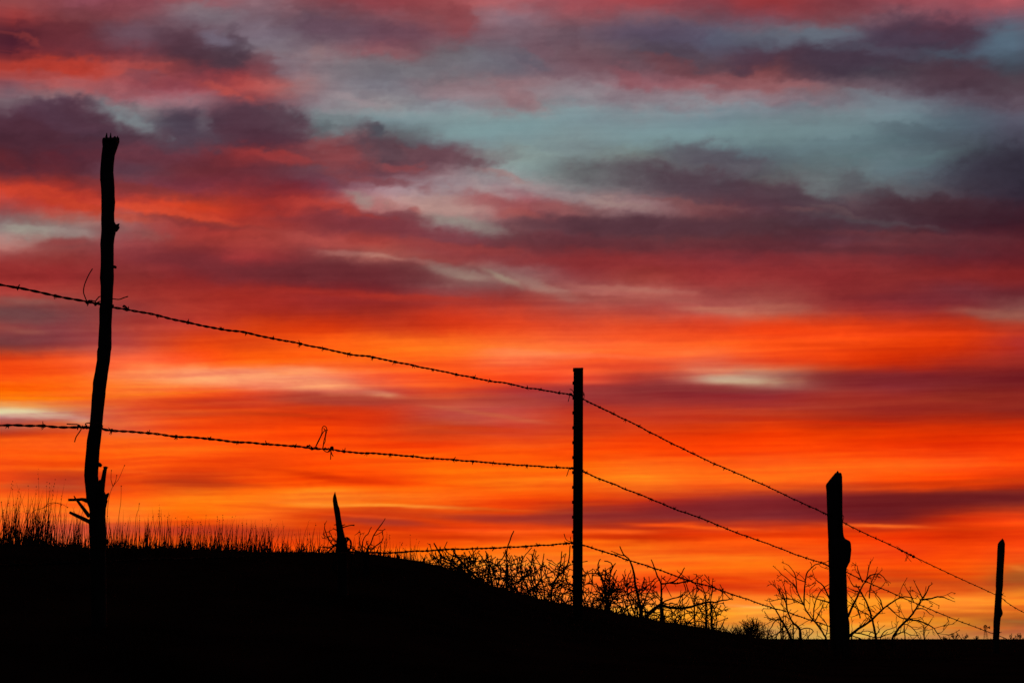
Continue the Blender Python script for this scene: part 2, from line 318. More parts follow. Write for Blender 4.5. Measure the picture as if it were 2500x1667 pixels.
 (1759, 1412, 150, 5, 3, 'e84a08', .75), (1720, 1430, 170, 5, 2, 'dc480c', .75), (1705, 1360, 220, 7, 0, 'ff8a1a', .7), (1640, 1345, 160, 3, 0, 'f06010', .4), (2000, 1440, 140, 5, 1, 'ec5008', .7), (1960, 1405, 120, 5, 2, 'ee5808', .6), (2277, 1420, 150, 9, 3, 'cc5816', .75), (2486, 1408, 60, 20, -10, '985420', .7), (2486, 1386, 22, 6, 10, 'e88028', .6), (2180, 1395, 110, 6, 1, 'd85410', .6), (2411, 1504, 150, 5, 2, 'c46c20', .75), (2357, 1489, 160, 3.5, 2, 'ffaa28', .8), (2486, 1516, 70, 5, 3, '9c602c', .75), (2150, 1470, 160, 5, 2, 'ffa224', .6), (1600, 1450, 200, 4, 1, 'ff9c28', .5), (1870, 1490, 110, 6, 2, 'ffb034', .5), (2330, 1530, 160, 5, 1, 'e87820', .6), (2150, 1540, 120, 7, 1, 'd8983c', .6), (1830, 1480, 60, 3, 3, 'ffc058', .6), (2100, 1520, 120, 3, 2, 'ff9838', .5),
 (1480, 234, 270, 22, 3, '8a7c84', .65), (1820, 236, 170, 13, 4, '8e727a', .55), (1250, 232, 60, 24, 30, '946c72', .65), (1130, 212, 120, 14, 4, '886e76', .5), (980, 165, 170, 22, 6, '726e76', .5), (1360, 175, 60, 20, 20, '745460', .5), (1290, 152, 46, 7, 24, '5c5866', .55),
 (690, 388, 100, 11, 10, 'a63634', .6), (830, 378, 80, 26, 6, '883e42', .7), (800, 350, 60, 14, -14, '8e4a4e', .5), (940, 372, 44, 36, 30, '583e48', .75), (914, 327, 30, 13, 20, '4a4a54', .8), (975, 405, 50, 9, 4, '9a4648', .6), (780, 312, 20, 20, 60, '58646a', .4), (900, 440, 110, 9, 6, '80383e', .5), (1230, 430, 60, 9, 10, 'a8706e', .5), (1220, 500, 90, 18, 14, '9a4c4e', .6),
 (2050, 345, 90, 12, -4, '5c7078', .5), (2230, 320, 90, 14, 10, '505e68', .5), (2130, 120, 120, 9, 2, '4e5262', .4), (2330, 135, 70, 10, 4, '4a5464', .5),
 (933, 1272, 120, 9, 4, 'a23628', .75), (1228, 1266, 170, 11, 3, '9a3428', .75), (1188, 1296, 140, 4, 1, 'ff5814', .85), (1134, 1312, 170, 6, 1, 'c42e04', .7), (920, 1300, 70, 4, 0, 'f85008', .6), (860, 1258, 120, 3, 3, 'ff6418', .5), (640, 1300, 130, 12, 3, 'b83c18', .5), (440, 1295, 140, 10, 2, 'c84828', .6), (260, 1290, 100, 12, 2, 'cc5838', .5), (1200, 1245, 90, 5, 3, 'c03808', .5),
]

def sky_colour(x, y):
    """display colour of the sky on bearing (x, y)"""
    n1 = fbm(x / 210, y / 95, 11, 5, .55); n2 = fbm(x / 190, y / 80, 23, 5, .55)
    n3 = fbm(x / 60, y / 34, 31, 4, .6); n4 = fbm(x / 70, y / 30, 47, 4, .6)
    n5 = fbm(x / 22, y / 17, 83, 3, .6); n6 = fbm(x / 24, y / 15, 97, 3, .6)
    up = np.clip((1000 - y) / 600, 0, 1) * .82 + .18
    upb = np.clip((1100 - y) / 700, .35, 1)
    wx = x + 20 * n1 + 22 * n3 * up + 8 * n5 * up
    wy = y + 7 * n2 * (.35 + .65 * up) + 12 * n4 * up + 5 * n6 * up
    lo_ = np.clip((y - 750) / 250, 0, 1)
    fil = fbm(x / 380, (y + .03 * x) / 17, 103, 4, .6); fil2 = fbm(x / 700, (y - .02 * x) / 30, 113, 3, .6)
    wy = wy + lo_ * (11 * fil + 9 * fil2)
    c = cubic(G, wx / GX, wy / GY)
    for (cx, cy, rx, ry, ang, col, al) in BANKS:
        a = math.radians(ang); ca, sa = math.cos(a), math.sin(a)
        sel = np.abs(x - cx) < rx * 2.6 + 60
        X = x[sel] + 14 * n1[sel] + 26 * n3[sel] * up[sel] + 9 * n5[sel] * up[sel] - cx
        Y = y[sel] + (9 * n2[sel] + 17 * n4[sel] + 7 * n6[sel]) * up[sel] * upb[sel] + 2.5 * n2[sel] + 3.5 * (lo_ * fil)[sel] - cy
        u = (X * ca + Y * sa) / rx; v = (-X * sa + Y * ca) / ry
        d2 = u * u + v * v
        U = up[sel]
        d2 = d2 * np.clip(1 + U * (.6 * n3[sel] + .3 * n5[sel] + .3 * n4[sel]), .6, 2) + .12 * U * n5[sel] * (d2 > .3)
        p = np.where(v < 0, 1.35 + .75 * U, 1.3 + .1 * U)      # crisp tops, soft undersides
        w = al * np.exp(-(np.maximum(d2, 0) * .8) ** p)
        w = np.clip(w, 0, 1)[..., None]
        cc = np.array([int(col[i:i + 2], 16) / 255 for i in (0, 2, 4)])
        c[sel] = c[sel] * (1 - w) + cc * w
    # thin streaks low down, lumps and wisps higher up: denser cloud is darker and hides more of the glow
    sy = y + 5 * n1 + x * .02
    s1 = fbm(x / 430, sy / 13, 61, 5, .62)
    s3 = fbm(x / 900, sy / 42, 67, 4, .6)
    s2 = fbm(x / 60 + .5 * n3, y / 30 + .4 * n4, 71, 5, .62)
    s4 = fbm(x / 150 + .6 * n3, y / 48 + .5 * n4, 79, 4, .6)
    low = np.clip((y - 600) / 350, 0, 1)
    calm = np.clip(1.25 - 9 * (c[..., 2] - c[..., 0]), .25, 1)      # clear sky between the clouds is smooth
    dn = (.65 * s1 + .4 * s3) * (.25 + .75 * low) * .22 + (.35 * s2 + .6 * s4) * (1 - .85 * low) * .17 * calm
    kr = 1 + dn * (.9 - .35 * low); kg = 1 + dn * (1.15 + .75 * low); kb = 1 + dn * (.95 + .2 * low)
    c = c * np.stack([kr, kg, kb], -1)
    gg = 1 - .07 * sstep((y - 1050) / 200) - .09 * sstep((y - 1280) / 200) + .13 * sstep((y - 1470) / 70)
    c[..., 1] *= gg
    g = c.mean(-1, keepdims=True); mute = (.07 * (1 - low))[..., None]
    c = c * (1 - mute) + g * mute
    return np.clip(c, 0, 1)

def build_sky():
    R = 9000.0
    azd = np.radians(np.linspace(-20.6, 20.6, 760))
    azo = np.radians(np.concatenate([np.linspace(20.6, 339.4, 130)[1:-1]]))
    az = np.concatenate([azd, azo])                 # full turn, closed
    eld = np.radians(np.linspace(-0.6, 26.2, 500))
    el = np.concatenate([[math.radians(-4)], eld, np.radians(np.linspace(26.2, 90, 40)[1:])])
    A, E = np.meshgrid(az, el)
    dx, dy, dz = np.sin(A) * np.cos(E), np.cos(A) * np.cos(E), np.sin(E)
    co = np.stack([dx * R, dy * R, dz * R], -1).reshape(-1, 3)
    # chart of the western sky, centred a little above the horizon
    fw = dy * CT + dz * ST
    upc = -dy * ST + dz * CT
    fwc = np.maximum(fw, .05)
    x = 1250 + F * dx / fwc; y = 833.5 - F * upc / fwc
    inside = (fw > .3)
    # past the sunset's edge the same cloud bands go on, mirrored, then die out
    xr = np.abs(x); xr = np.where(xr > 2500, 5000 - xr, xr); xr = np.clip(np.abs(xr), 0, 2500)
    yr = np.clip(np.where(y < 0, -y, y), 0, 1640)
    c = sky_colour(xr.ravel(), yr.ravel()).reshape(*x.shape, 3)
    # dusk colours for the rest of the sky
    dd = np.array([.10, .11, .15]) * (.5 + .5 * np.clip(dz, 0, 1))[..., None]
    dist = np.degrees(np.arccos(np.clip(fw, -1, 1)))
    t = np.clip((dist - 27) / 30, 0, 1); t = (t * t * (3 - 2 * t))[..., None]
    c = np.where(inside[..., None], c * (1 - t) + dd * t, dd)
    lin = np.where(c <= .04045, c / 12.92, ((c + .055) / 1.055) ** 2.4)
    nE, nA = A.shape
    idx = np.arange(nE * nA).reshape(nE, nA)
    a = idx[:-1, :]; b = np.roll(idx, -1, 1)[:-1, :]
    d = idx[1:, :]; e = np.roll(idx, -1, 1)[1:, :]
    faces = np.stack([a, d, e, b], -1).reshape(-1, 4)
    me = bpy.data.meshes.new('sky')
    me.vertices.add(len(co)); me.vertices.foreach_set('co', co.ravel())
    nf = len(faces)
    me.loops.add(nf * 4); me.loops.foreach_set('vertex_index', faces.ravel().astype(np.int32))
    me.polygons.add(nf)
    me.polygons.foreach_set('loop_start', np.arange(0, nf * 4, 4, dtype=np.int32))
    me.polygons.foreach_set('loop_total', np.full(nf, 4, dtype=np.int32))
    at = me.color_attributes.new('dusk', 'FLOAT_COLOR', 'POINT')
    at.data.foreach_set('color', np.concatenate([lin.reshape(-1, 3), np.ones((len(co), 1))], 1).ravel())
    me.update(); me.validate()
    m = bpy.data.materials.new('sunset_sky'); m.use_nodes = True
    nt = m.node_tree; N = nt.nodes; L = nt.links
    N.remove(N['Principled BSDF'])
    at = N.new('ShaderNodeAttribute'); at.attribute_name = 'dusk'
    tc = N.new('ShaderNodeTexCoord'); mp = N.new('ShaderNodeMapping')
    mp.inputs['Scale'].default_value = (1 / 110, 1 / 110, 1 / 60)
    L.new(tc.outputs['Object'], mp.inputs['Vector'])
    nz = N.new('ShaderNodeTexNoise'); nz.inputs['Scale'].default_value = 1.0; nz.inputs['Detail'].default_value = 5; nz.inputs['Roughness'].default_value = .6
    L.new(mp.outputs['Vector'], nz.inputs['Vector'])
    mr = N.new('ShaderNodeMapRange'); mr.inputs['To Min'].default_value = .93; mr.inputs['To Max'].default_value = 1.07
    L.new(nz.outputs['Fac'], mr.inputs['Value'])
    em = N.new('ShaderNodeEmission')
    L.new(at.outputs['Color'], em.inputs['Color']); L.new(mr.outputs['Result'], em.inputs['Strength'])
    L.new(em.outputs[0], N['Material Output'].inputs['Surface'])
    try: m.cycles.emission_sampling = 'NONE'
    except Exception: pass
    me.materials.append(m)
    o = bpy.data.objects.new('sky', me); COL.objects.link(o)
    o['kind'] = 'structure'
build_sky()

# world: the same dusk, for whatever lies beyond the dome; the sun itself has set
w = bpy.data.worlds.new("World"); scene.world = w; w.use_nodes = True
wn = w.node_tree
st = wn.nodes.new('ShaderNodeTexSky'); st.sky_type = 'NISHITA'; st.sun_disc = False
st.sun_elevation = math.radians(-2.0); st.sun_rotation = math.radians(4)
wn.links.new(st.outputs[0], wn.nodes['Background'].inputs[0])
wn.nodes['Background'].inputs[1].default_value = 0.05
sl = bpy.data.lights.new('sun', 'SUN'); sl.energy = 2.0; sl.angle = math.radians(.5); sl.color = (1, .7, .45)
so = bpy.data.objects.new('sun', sl); COL.objects.link(so)
so.rotation_euler = (math.radians(-92), 0, math.radians(-4))      # shines from 2 degrees below the western horizon

# ------------------------------------------------------------------ the ground
SIL = [(-900, 1330), (-300, 1334), (0, 1335), (100, 1337), (200, 1341), (400, 1345), (625, 1353), (759, 1352), (866, 1357),
       (920, 1360), (973, 1367), (1027, 1374), (1067, 1384), (1107, 1397), (1161, 1418), (1214, 1437), (1250, 1448),
       (1304, 1462), (1357, 1474), (1397, 1480), (1464, 1489), (1518, 1503), (1571, 1512), (1652, 1526), (1705, 1533),
       (1759, 1542), (1812, 1551), (1875, 1564), (1960, 1590), (2200, 1660), (2500, 1740), (3200, 1820)]
RID = [(-900, 5.6), (0, 6.2), (700, 6.7), (1100, 7.4), (1400, 8.0), (1700, 8.8), (1900, 9.2), (3200, 10)]
_az = []; _tan = []
for (x, y) in SIL:
    d = ray(x, y); _az.append(math.atan2(d.x, d.y)); _tan.append(d.z / math.hypot(d.x, d.y))
_az = np.array(_az); _tan = np.array(_tan)
_raz = np.array([math.atan2(ray(x, 1500).x, 1) for x, _ in RID]); _rr = np.array([r for _, r in RID])
def sstep(t): t = np.clip(t, 0, 1); return t * t * (3 - 2 * t)
def ground_np(X, Y):
    r = np.hypot(X, Y); a = np.arctan2(X, Y)
    aa = np.clip(a, _az[0], _az[-1])
    R = np.interp(aa, _raz, _rr)
    top = .75 + R * np.interp(aa, _az, _tan)
    PL = .64                                   # the prairie; the viewer stands in a ditch below it
    top = np.maximum(top - PL, 0)
    fade = 1 - sstep((np.abs(a) - .6) / .7)
    top = top * fade
    up = sstep((r - 2.6) / (R - 2.6)); dn = 1 - sstep((r - R) / (R * 2.4))
    prof = np.where(r < R, up, dn)
    return PL * sstep((r - 1.3) / 2.3) + top * prof + .012 * fbm(X * 2.2, Y * 2.2, 5, 3) * np.clip(r / 4, 0, 1) * np.exp(-r / 60)
def ground(X, Y):
    return float(ground_np(np.array([X]), np.array([Y]))[0])

def build_ground():
    az = np.radians(np.concatenate([np.linspace(-32, 32, 640), np.linspace(32, 328, 120)[1:-1]]))
    r = np.concatenate([[.01], np.linspace(.6, 14, 150), 14 * (8500 / 14) ** (np.arange(1, 90) / 89)])
    A, Rr = np.meshgrid(az, r)
    X = Rr * np.sin(A); Y = Rr * np.cos(A); Z = ground_np(X, Y)
    co = np.stack([X, Y, Z], -1).reshape(-1, 3)
    nE, nA = A.shape
    idx = np.arange(nE * nA).reshape(nE, nA)
    a = idx[:-1, :]; b = np.roll(idx, -1, 1)[:-1, :]; d = idx[1:, :]; e = np.roll(idx, -1, 1)[1:, :]
    f = np.stack([a, b, e, d], -1).reshape(-1, 4)
    me = bpy.data.meshes.new('ground'); me.from_pydata(co.tolist(), [], f.tolist()); me.update()
    me.polygons.foreach_set('use_smooth', [True] * len(me.polygons))
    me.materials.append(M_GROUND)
    o = bpy.data.objects.new('ground', me); COL.objects.link(o); o['kind'] = 'structure'
build_ground()

# ------------------------------------------------------------------ fence posts
def resample(outline, step):
    ys = [o[0] for o in outline]
    out = []; y = ys[0]
    allY = sorted(set(ys + list(np.arange(ys[0], ys[-1], step))))
    for y in allY:
        xl = float(np.interp(y, ys, [o[1] for o in outline])); xr = float(np.interp(y, ys, [o[2] for o in outline]))
        out.append((y, xl, xr))
    return out
def post_mesh(outline, D, step=12, n=16, rough=.05, depth=1.0, tilt=0.0):
    """a round, lumpy, weathered post grown through the outline"""
    mb = MB(); pts = resample(outline, step)
    gz = ground(P(outline[-1][1], outline[-1][0], D).x, D)
    last = None
    lump = [ru(0, 100) for _ in range(4)]
    ring = []
    for (y, xl, xr) in pts:
        c = P((xl + xr) / 2, y, D); r = (P(xr, y, D).x - P(xl, y, D).x) / 2
        ring.append((c, r))
        if c.z < gz - .15: break
    else:
        c, r = ring[-1]
        c2 = Vector((c.x, c.y, gz - .2))
        if c2.z < c.z: ring.append((c2, r * 1.05))
    for i, (c, r) in enumerate(ring):
        for k in range(n):
            a = 2 * math.pi * k / n
            q = 1 + rough * (math.sin(3 * a + lump[0] + c.z * 7) * .6 + math.sin(5 * a + lump[1] - c.z * 19) * .5) + ru(-rough, rough) * .5
            side = abs(math.cos(a))
            q = q * (1 - side) + (1 + (q - 1) * .35) * side
            mb.v.append(Vector((c.x + math.cos(a) * r * q, c.y + math.sin(a) * r * depth * q, c.z)))
    # the broken top slopes away from the viewer's side
    for i in range(min(6, len(ring))):
        for k in range(n):
            v = mb.v[i * n + k]; v.z += tilt * (v.y - D) * (1 - i / 6)
    for i in range(len(ring) - 1):
        for k in range(n):
            a = i * n + k; b = i * n + (k + 1) % n
            mb.f.append((a, a + n, b + n, b))
    mb.f.append(tuple(range(n)))
    mb.f.append(tuple((len(ring) - 1) * n + k for k in range(n))[::-1])
    return mb

DA, DB, DC, DD_ = 3.8, 5.9, 7.9, 11.4
DE = 4.75
def px(D): return D / F      # metres per view unit at distance D

def stub(mb, pts, D, rr, n=7, rough=.12):
    """a broken branch stub: (x, y, depth offset) points with radii in view units"""
    P3 = [P(p[0], p[1], D) + Vector((0, (p[2] if len(p) > 2 else 0), 0)) for p in pts]
    mb.tube(P3, [r * px(D) for r in rr], n, rough=rough)

# post A
A_OUT = [(337, 251.5, 290.5), (341, 250.5, 291), (347, 250, 291), (360, 251, 286.5), (378, 248.5, 280), (400, 246.5, 277.5), (420, 245, 276.5), (440, 245, 278.5),
         (457, 247, 279.5), (480, 248, 280), (492, 248, 281), (520, 248, 278.5), (540, 247.3, 279), (548, 247.5, 283), (562, 248, 283), (580, 246.5, 279), (597, 245, 277),
         (620, 246, 277), (650, 246, 277), (680, 244, 277.5), (700, 246, 276), (740, 246, 274.5), (755, 243, 274), (790, 243, 272), (840, 240, 272), (849, 240, 272),
         (858, 237.5, 270), (880, 237, 268), (905, 233, 264), (935, 227, 260), (950, 227, 258), (965, 225, 257), (1000, 223, 253), (1045, 219, 249), (1075, 213, 246),
         (1100, 211, 243), (1130, 208, 241), (1160, 206, 239), (1175, 207, 241), (1190, 209, 250), (1210, 211, 260), (1222, 211, 262), (1240, 218, 258), (1260, 220, 257),
         (1275, 217, 258), (1300, 219, 259), (1320, 219, 261), (1345, 220, 258), (1420, 221, 259), (1500, 223, 260), (1700, 226, 262), (2300, 230, 268)]
base = P(240, 1900, DA); gA = ground(base.x, base.y)
rootA = empty('fence_post', (base.x, DA, gA))
tag(rootA, 'tall crooked wooden branch post at far left with broken stubs near its foot', 'fence post', 'posts of the barbed wire fence')
mb = post_mesh(A_OUT, DA, 9, 20, .045, 1.0, .42)
for (x, y, h, r, o_) in ((254, 339, 3, 3, 0), (264.5, 340, 10, 3.0, -.018), (274, 340, 10, 2.6, -.018), (283, 339, 3, 3.5, -.012), (286.5, 338, 6, 3, 0), (289, 339, 3, 2.5, 0)):
    stub(mb, [(x, y + 6, o_), (x, y, o_), (x + .8, y - h, o_)], DA, [r, r, .7], 6)
mb.build('trunk', M_WOOD, rootA)
for pts, rr in (([(272, 557), (280, 554), (287, 551), (291.5, 546)], [8, 6.5, 5, .8]),
                ([(276, 562), (283, 560), (289, 556), (292, 554)], [7, 6, 3.5, .8]),
                ([(270, 650), (280, 652), (284, 653.5)], [4, 4, 3]),
                ([(236, 1132), (244, 1135), (248, 1137)], [6, 5, 3.5]),
                ([(248, 1215, -.01), (253, 1195, -.02), (260, 1170, -.03), (265, 1152, -.035), (268, 1145, -.035)], [9, 7.5, 6, 5, 3.5]),
                ([(240, 1200), (244, 1178), (246, 1171)], [6, 5, 3.5]),
                ([(262, 1145, -.035), (268, 1144, -.035), (273, 1145, -.035)], [3, 2.5, 1]),
                ([(252, 1225), (262, 1208), (266, 1203)], [7, 4.5, 1.5]),
                ([(225, 1225, -.01), (208, 1221, -.03), (195, 1223, -.04), (181, 1224, -.05)], [7, 4, 3.6, 3]),
                ([(196, 1222, -.04), (193, 1214, -.045)], [2.5, 1]),
                ([(199, 1224, -.04), (207, 1240, -.02), (218, 1260, 0)], [3, 4, 5.5]),
                ([(222, 1275, 0), (210, 1268, -.02), (196, 1260, -.04), (184, 1254, -.05)], [5.5, 4.6, 4, 3.2]),
                ([(252, 1322, 0), (262, 1322, -.01), (266, 1325, -.01)], [9, 7, 5])):
    m2 = MB(); stub(m2, pts, DA, rr); m2.build('branch_stub', M_WOOD, rootA)

# steel T post B
def tpost():
    top = P(1412, 898, DB); foot = P(1410, 1490, DB)
    g = ground(foot.x, DB)
    root = empty('fence_post', (foot.x, DB, g))
    tag(root, 'straight studded steel T post between the tall crooked post and the knobbed post', 'fence post', 'posts of the barbed wire fence')
    lean = (top.x - foot.x) / (top.z - foot.z)
    W = 23.0 * px(DB)
    def X(z): return foot.x + (z - foot.z) * lean
    zb = g - .3; zt = top.z
    mb = MB()
    def prism(x0, x1, y0, y1, za, zc):
        b = len(mb.v)
        for z in (za, zc):
            for (xx, yy) in ((x0, y0), (x1, y0), (x1, y1), (x0, y1)):
                mb.v.append(Vector((X(z) + xx, DB + yy, z)))
        for q in ((3, 2, 1, 0), (4, 5, 6, 7), (0, 1, 5, 4), (1, 2, 6, 5), (2, 3, 7, 6), (3, 0, 4, 7)):
            mb.f.append(tuple(b + i for i in q))
    prism(-W / 2, -W / 2 + .005, -.018, .018, zb, zt - .004)
    prism(-W / 2 + .0052, W / 2, -.0035, .0035, zb, zt)
    prism(W / 2 - .006, W / 2 + .0006, -.006, .006, zb, zt - .002)
    mb.build('post_shaft', M_STEEL, root, smooth=False)
    m2 = MB(); z = zt - .004
    m2.box((X(z) - W / 2 + .002, DB, z - .004), .010, .040, .009)
    m2.box((X(z) - .001, DB, z - .001), W, .012, .004)
    m2.box((X(z) + W / 2 - .004, DB, z + .001), .010, .014, .006)
    m2.build('top_lip', M_STEEL, root, smooth=False)
    y = 935.0; ys = []
    while y < 1500: ys.append(y); y += 36.3
    for y in ys:
        z = P(1400, y, DB).z
        m = MB(); m.box((X(z) - W / 2 - .0022, DB, z), .0052, .020, .011)
        m.build('stud', M_STEEL, root, smooth=False)
tpost()

# post C
C_OUT = [(1154, 2039, 2053.5), (1158, 2036, 2055), (1165, 2030, 2056), (1173, 2023.5, 2056), (1180, 2018, 2056.2), (1184, 2016, 2056.5), (1200, 2017.5, 2056.5), (1250, 2019, 2056.5),
         (1280, 2020, 2057.5), (1300, 2021, 2058.5), (1310, 2021.5, 2060.5), (1315, 2022, 2064), (1318, 2022, 2070), (1321, 2022, 2075), (1328, 2022, 2077.5), (1342, 2022.5, 2078.5),
         (1356, 2023, 2077), (1370, 2023, 2075.5), (1378, 2023, 2071), (1387, 2023.5, 2067), (1400, 2024, 2066.5), (1440, 2024, 2068), (1480, 2024, 2069), (1510, 2025, 2072), (1520, 2025, 2074),
         (1560, 2025.5, 2074), (1600, 2026, 2073), (1700, 2027, 2073), (2100, 2028, 2075)]
f = P(2048, 1800, DC); g = ground(f.x, DC)
rootC = empty('fence_post', (f.x, DC, g))
tag(rootC, 'thick wooden post with slanted split top and a big knob on its right side', 'fence post', 'posts of the barbed wire fence')
mb = post_mesh(C_OUT, DC, 8, 18, .03, .9)
stub(mb, [(2044, 1160), (2045, 1154), (2045.3, 1148.5)], DC, [6, 3.5, .5], 6)
stub(mb, [(2051, 1160), (2052, 1154.5)], DC, [4, 2], 6)
mb.build('trunk', M_WOOD, rootC)

# post D
D_OUT = [(1316, 2445, 2449.5), (1319, 2442, 2451), (1323, 2438.5, 2452), (1327, 2436, 2453), (1345, 2434.5, 2452.5), (1380, 2433.5, 2450.5), (1400, 2432.3, 2449.5), (1430, 2431, 2448.5), (1437, 2431.5, 2447.5),
         (1450, 2430, 2446), (1475, 2428.5, 2445), (1484, 2428, 2445), (1489, 2427.5, 2446.5), (1494, 2427.5, 2448), (1500, 2427, 2447.5), (1506, 2426.5, 2443.5), (1516, 2425.5, 2442), (1540, 2425, 2440), (1560, 2423.5, 2439),
         (1600, 2422.5, 2438), (1900, 2418, 2436)]
f = P(2430, 1760, DD_); g = ground(f.x, DD_)
rootD = empty('fence_post', (f.x, DD_, g))
tag(rootD, 'small distant wooden post with a pointed top near the right edge', 'fence post', 'posts of the barbed wire fence')
mb = post_mesh(D_OUT, DD_, 8, 14, .05)
stub(mb, [(2447, 1319), (2447.3, 1313.5)], DD_, [3, .5], 6)
mb.build('trunk', M_WOOD, rootD)

# broken post E
E_OUT = [(1203, 816.5, 819), (1208, 814.5, 820.3), (1214, 812.8, 821.8), (1222, 812.3, 823.3), (1232, 813.5, 825.5), (1240, 814.5, 828.5), (1250, 816, 830.5), (1262, 818, 832), (1270, 819, 833.5), (1290, 821, 837.5),
         (1310, 822.5, 842), (1318, 821, 846), (1328, 820.5, 848), (1340, 821, 849), (1355, 824, 847), (1400, 824, 850), (1480, 823, 851), (1600, 824, 854), (2100, 826, 860)]
f = P(838, 1700, DE); g = ground(f.x, DE)
rootE = empty('fence_post', (f.x, DE, g))
tag(rootE, 'short splintered post stump with a sharp leaning point, wire coiled at its side', 'fence post', 'posts of the barbed wire fence')
mb = post_mesh(E_OUT, DE, 8, 14, .05)
stub(mb, [(817.7, 1206), (818, 1200)], DE, [2, .4], 6)
mb.build('trunk', M_WOOD, rootE)
for pts, rr in (([(834, 1288, 0), (843, 1285.5, -.01), (853, 1283, -.01), (860, 1282.5, -.02), (867, 1283, -.02)], [2, 1.3, 1.2, 1.2, 1.8]),
                ([(834, 1284), (838, 1281), (843, 1280)], [2, 1.3, 1]),
                ([(823, 1282), (819, 1280), (815, 1281)], [2, 1.2, .9]),
                ([(824, 1294), (819, 1292), (813, 1289)], [2, 1.1, .9])):
    m2 = MB(); stub(m2, pts, DE, rr, 6); m2.build('splinter', M_WOOD, rootE)

# ------------------------------------------------------------------ barbed wires
KX = np.array([262.0, 1410.0, 2045.0, 2440.0]); KI = np.array([1 / (DA + .03), 1 / (DB + .012), 1 / (DC + .03), 1 / (DD_ + .03)])
def wd(x):
    if x < KX[0]: i = KI[0] + (KI[1] - KI[0]) / (KX[1] - KX[0]) * (x - KX[0]) * .7
    elif x > KX[3]: i = KI[3] + (KI[3] - KI[2]) / (KX[3] - KX[2]) * (x - KX[3]) * .8
    else: i = float(np.interp(x, KX, KI))
    return 1 / i

def barb_mesh(name, seed):
    rs = random.Random(seed)
    m = MB(); r = .0013
    # two turns of wire round the strands, then the cut points
    for sgn in (1, -1):
        ax = .0016 * sgn
        pts = []
        for i in range(13):
            a = 2 * math.pi * i / 12 * 1.25 * sgn + rs.uniform(-.2, .2) + (0 if sgn > 0 else 2.0)
            pts.append(Vector((ax + .0018 * (i / 12 - .5), math.cos(a) * .0034, math.sin(a) * .0034)))
        a0 = pts[0]; a1 = pts[-1]
        d0 = Vector((rs.uniform(-.5, .5), a0.y / .0034, a0.z / .0034)).normalized()
        d1 = Vector((rs.uniform(-.5, .5), a1.y / .0034, a1.z / .0034)).normalized()
        l0, l1 = rs.uniform(.006, .010), rs.uniform(.005, .009)
        path = [a0 + d0 * l0, a0 + d0 * l0 * .3] + pts[1:-1] + [a1 + d1 * l1 * .3, a1 + d1 * l1]
        rad = [.0006] + [r] * (len(path) - 2) + [.0006]
        m.tube(path, rad, 5)
    return m.mesh(name, M_WIRE)
BARBS = [barb_mesh('barb', s) for s in range(6)]

def smooth_path(cps, step):
    """points along a Catmull-Rom curve through cps"""
    out = []
    n = len(cps)
    for i in range(n - 1):
        p0 = cps[max(i - 1, 0)]; p1 = cps[i]; p2 = cps[i + 1]; p3 = cps[min(i + 2, n - 1)]
        L = (p2 - p1).length; k = max(1, int(L / step))
        for j in range(k):
            t = j / k
            out.append(.5 * ((2 * p1) + (p2 - p0) * t + (2 * p0 - 5 * p1 + 4 * p2 - p3) * t * t + (3 * p1 - p0 - 3 * p2 + p3) * t ** 3))
    out.append(cps[-1])
    return out

def wire(spans, barb_x, label):
    """spans: runs of view points between posts; the strand passes each post"""
    allp = []
    for sp in spans: allp += sp
    cps = [P(x, y, wd(x)) for (x, y) in allp]
    path = smooth_path(cps, .006)
    root = empty('barbed_wire', path[0].copy())
    tag(root, label, 'barbed wire', 'strands of barbed wire')
    s = 0; mbs = [MB(), MB()]
    helix = [[], []]
    pitch = .062
    for i, p in enumerate(path):
        t = (path[min(i + 1, len(path) - 1)] - path[max(i - 1, 0)]).normalized()
        if i: s += (path[i] - path[i - 1]).length
        up = Vector((0, 0, 1)); u = (up - t * up.dot(t)).normalized(); v = t.cross(u)
        ph = 2 * math.pi * s / pitch + .5 * math.sin(s * 5)
        wob = Vector((0, 0, 1)) * (.0006 * math.sin(s * 31) + .0005 * math.sin(s * 53 + 1))
        for q in (0, 1):
            a = ph + q * math.pi
            helix[q].append(p + wob + u * math.cos(a) * .0019 + v * math.sin(a) * .0019)
    for q in (0, 1):
        mbs[q].tube(helix[q], .0019, 6)
        mbs[q].build('strand', M_WIRE, root)
    xs = [EYE.x + 0] # placeholder
    def at(x):
        # walk the path for the place on bearing x
        best = None
        for i in range(0, len(path)):
            p = path[i] - EYE
            fwd = p.y * CT + p.z * ST
            X = 1250 + F * p.x / fwd
            if X >= x: return i
        return len(path) - 1
    for bx in barb_x:
        i = at(bx); i = min(max(i, 1), len(path) - 2)
        t = (path[i + 1] - path[i - 1]).normalized()
        R = t.to_track_quat('X', 'Z').to_matrix() @ Matrix.Rotation(ru(0, 6.28), 3, 'X')
        b = bpy.data.objects.new('barb', random.choice(BARBS))
        COL.objects.link(b); b.parent = root
        b.location = path[i] - Vector(root.location)
        b.rotation_euler = R.to_euler()
        k = ru(.85, 1.15); b.scale = (k, k, k)
    return root

def spaced(x0, x1, s0, s1):
    out = []; x = x0
    while x < x1:
        out.append(x + ru(-1.5, 1.5)); x += s0 + (s1 - s0) * (x - x0) / (x1 - x0)
    return out

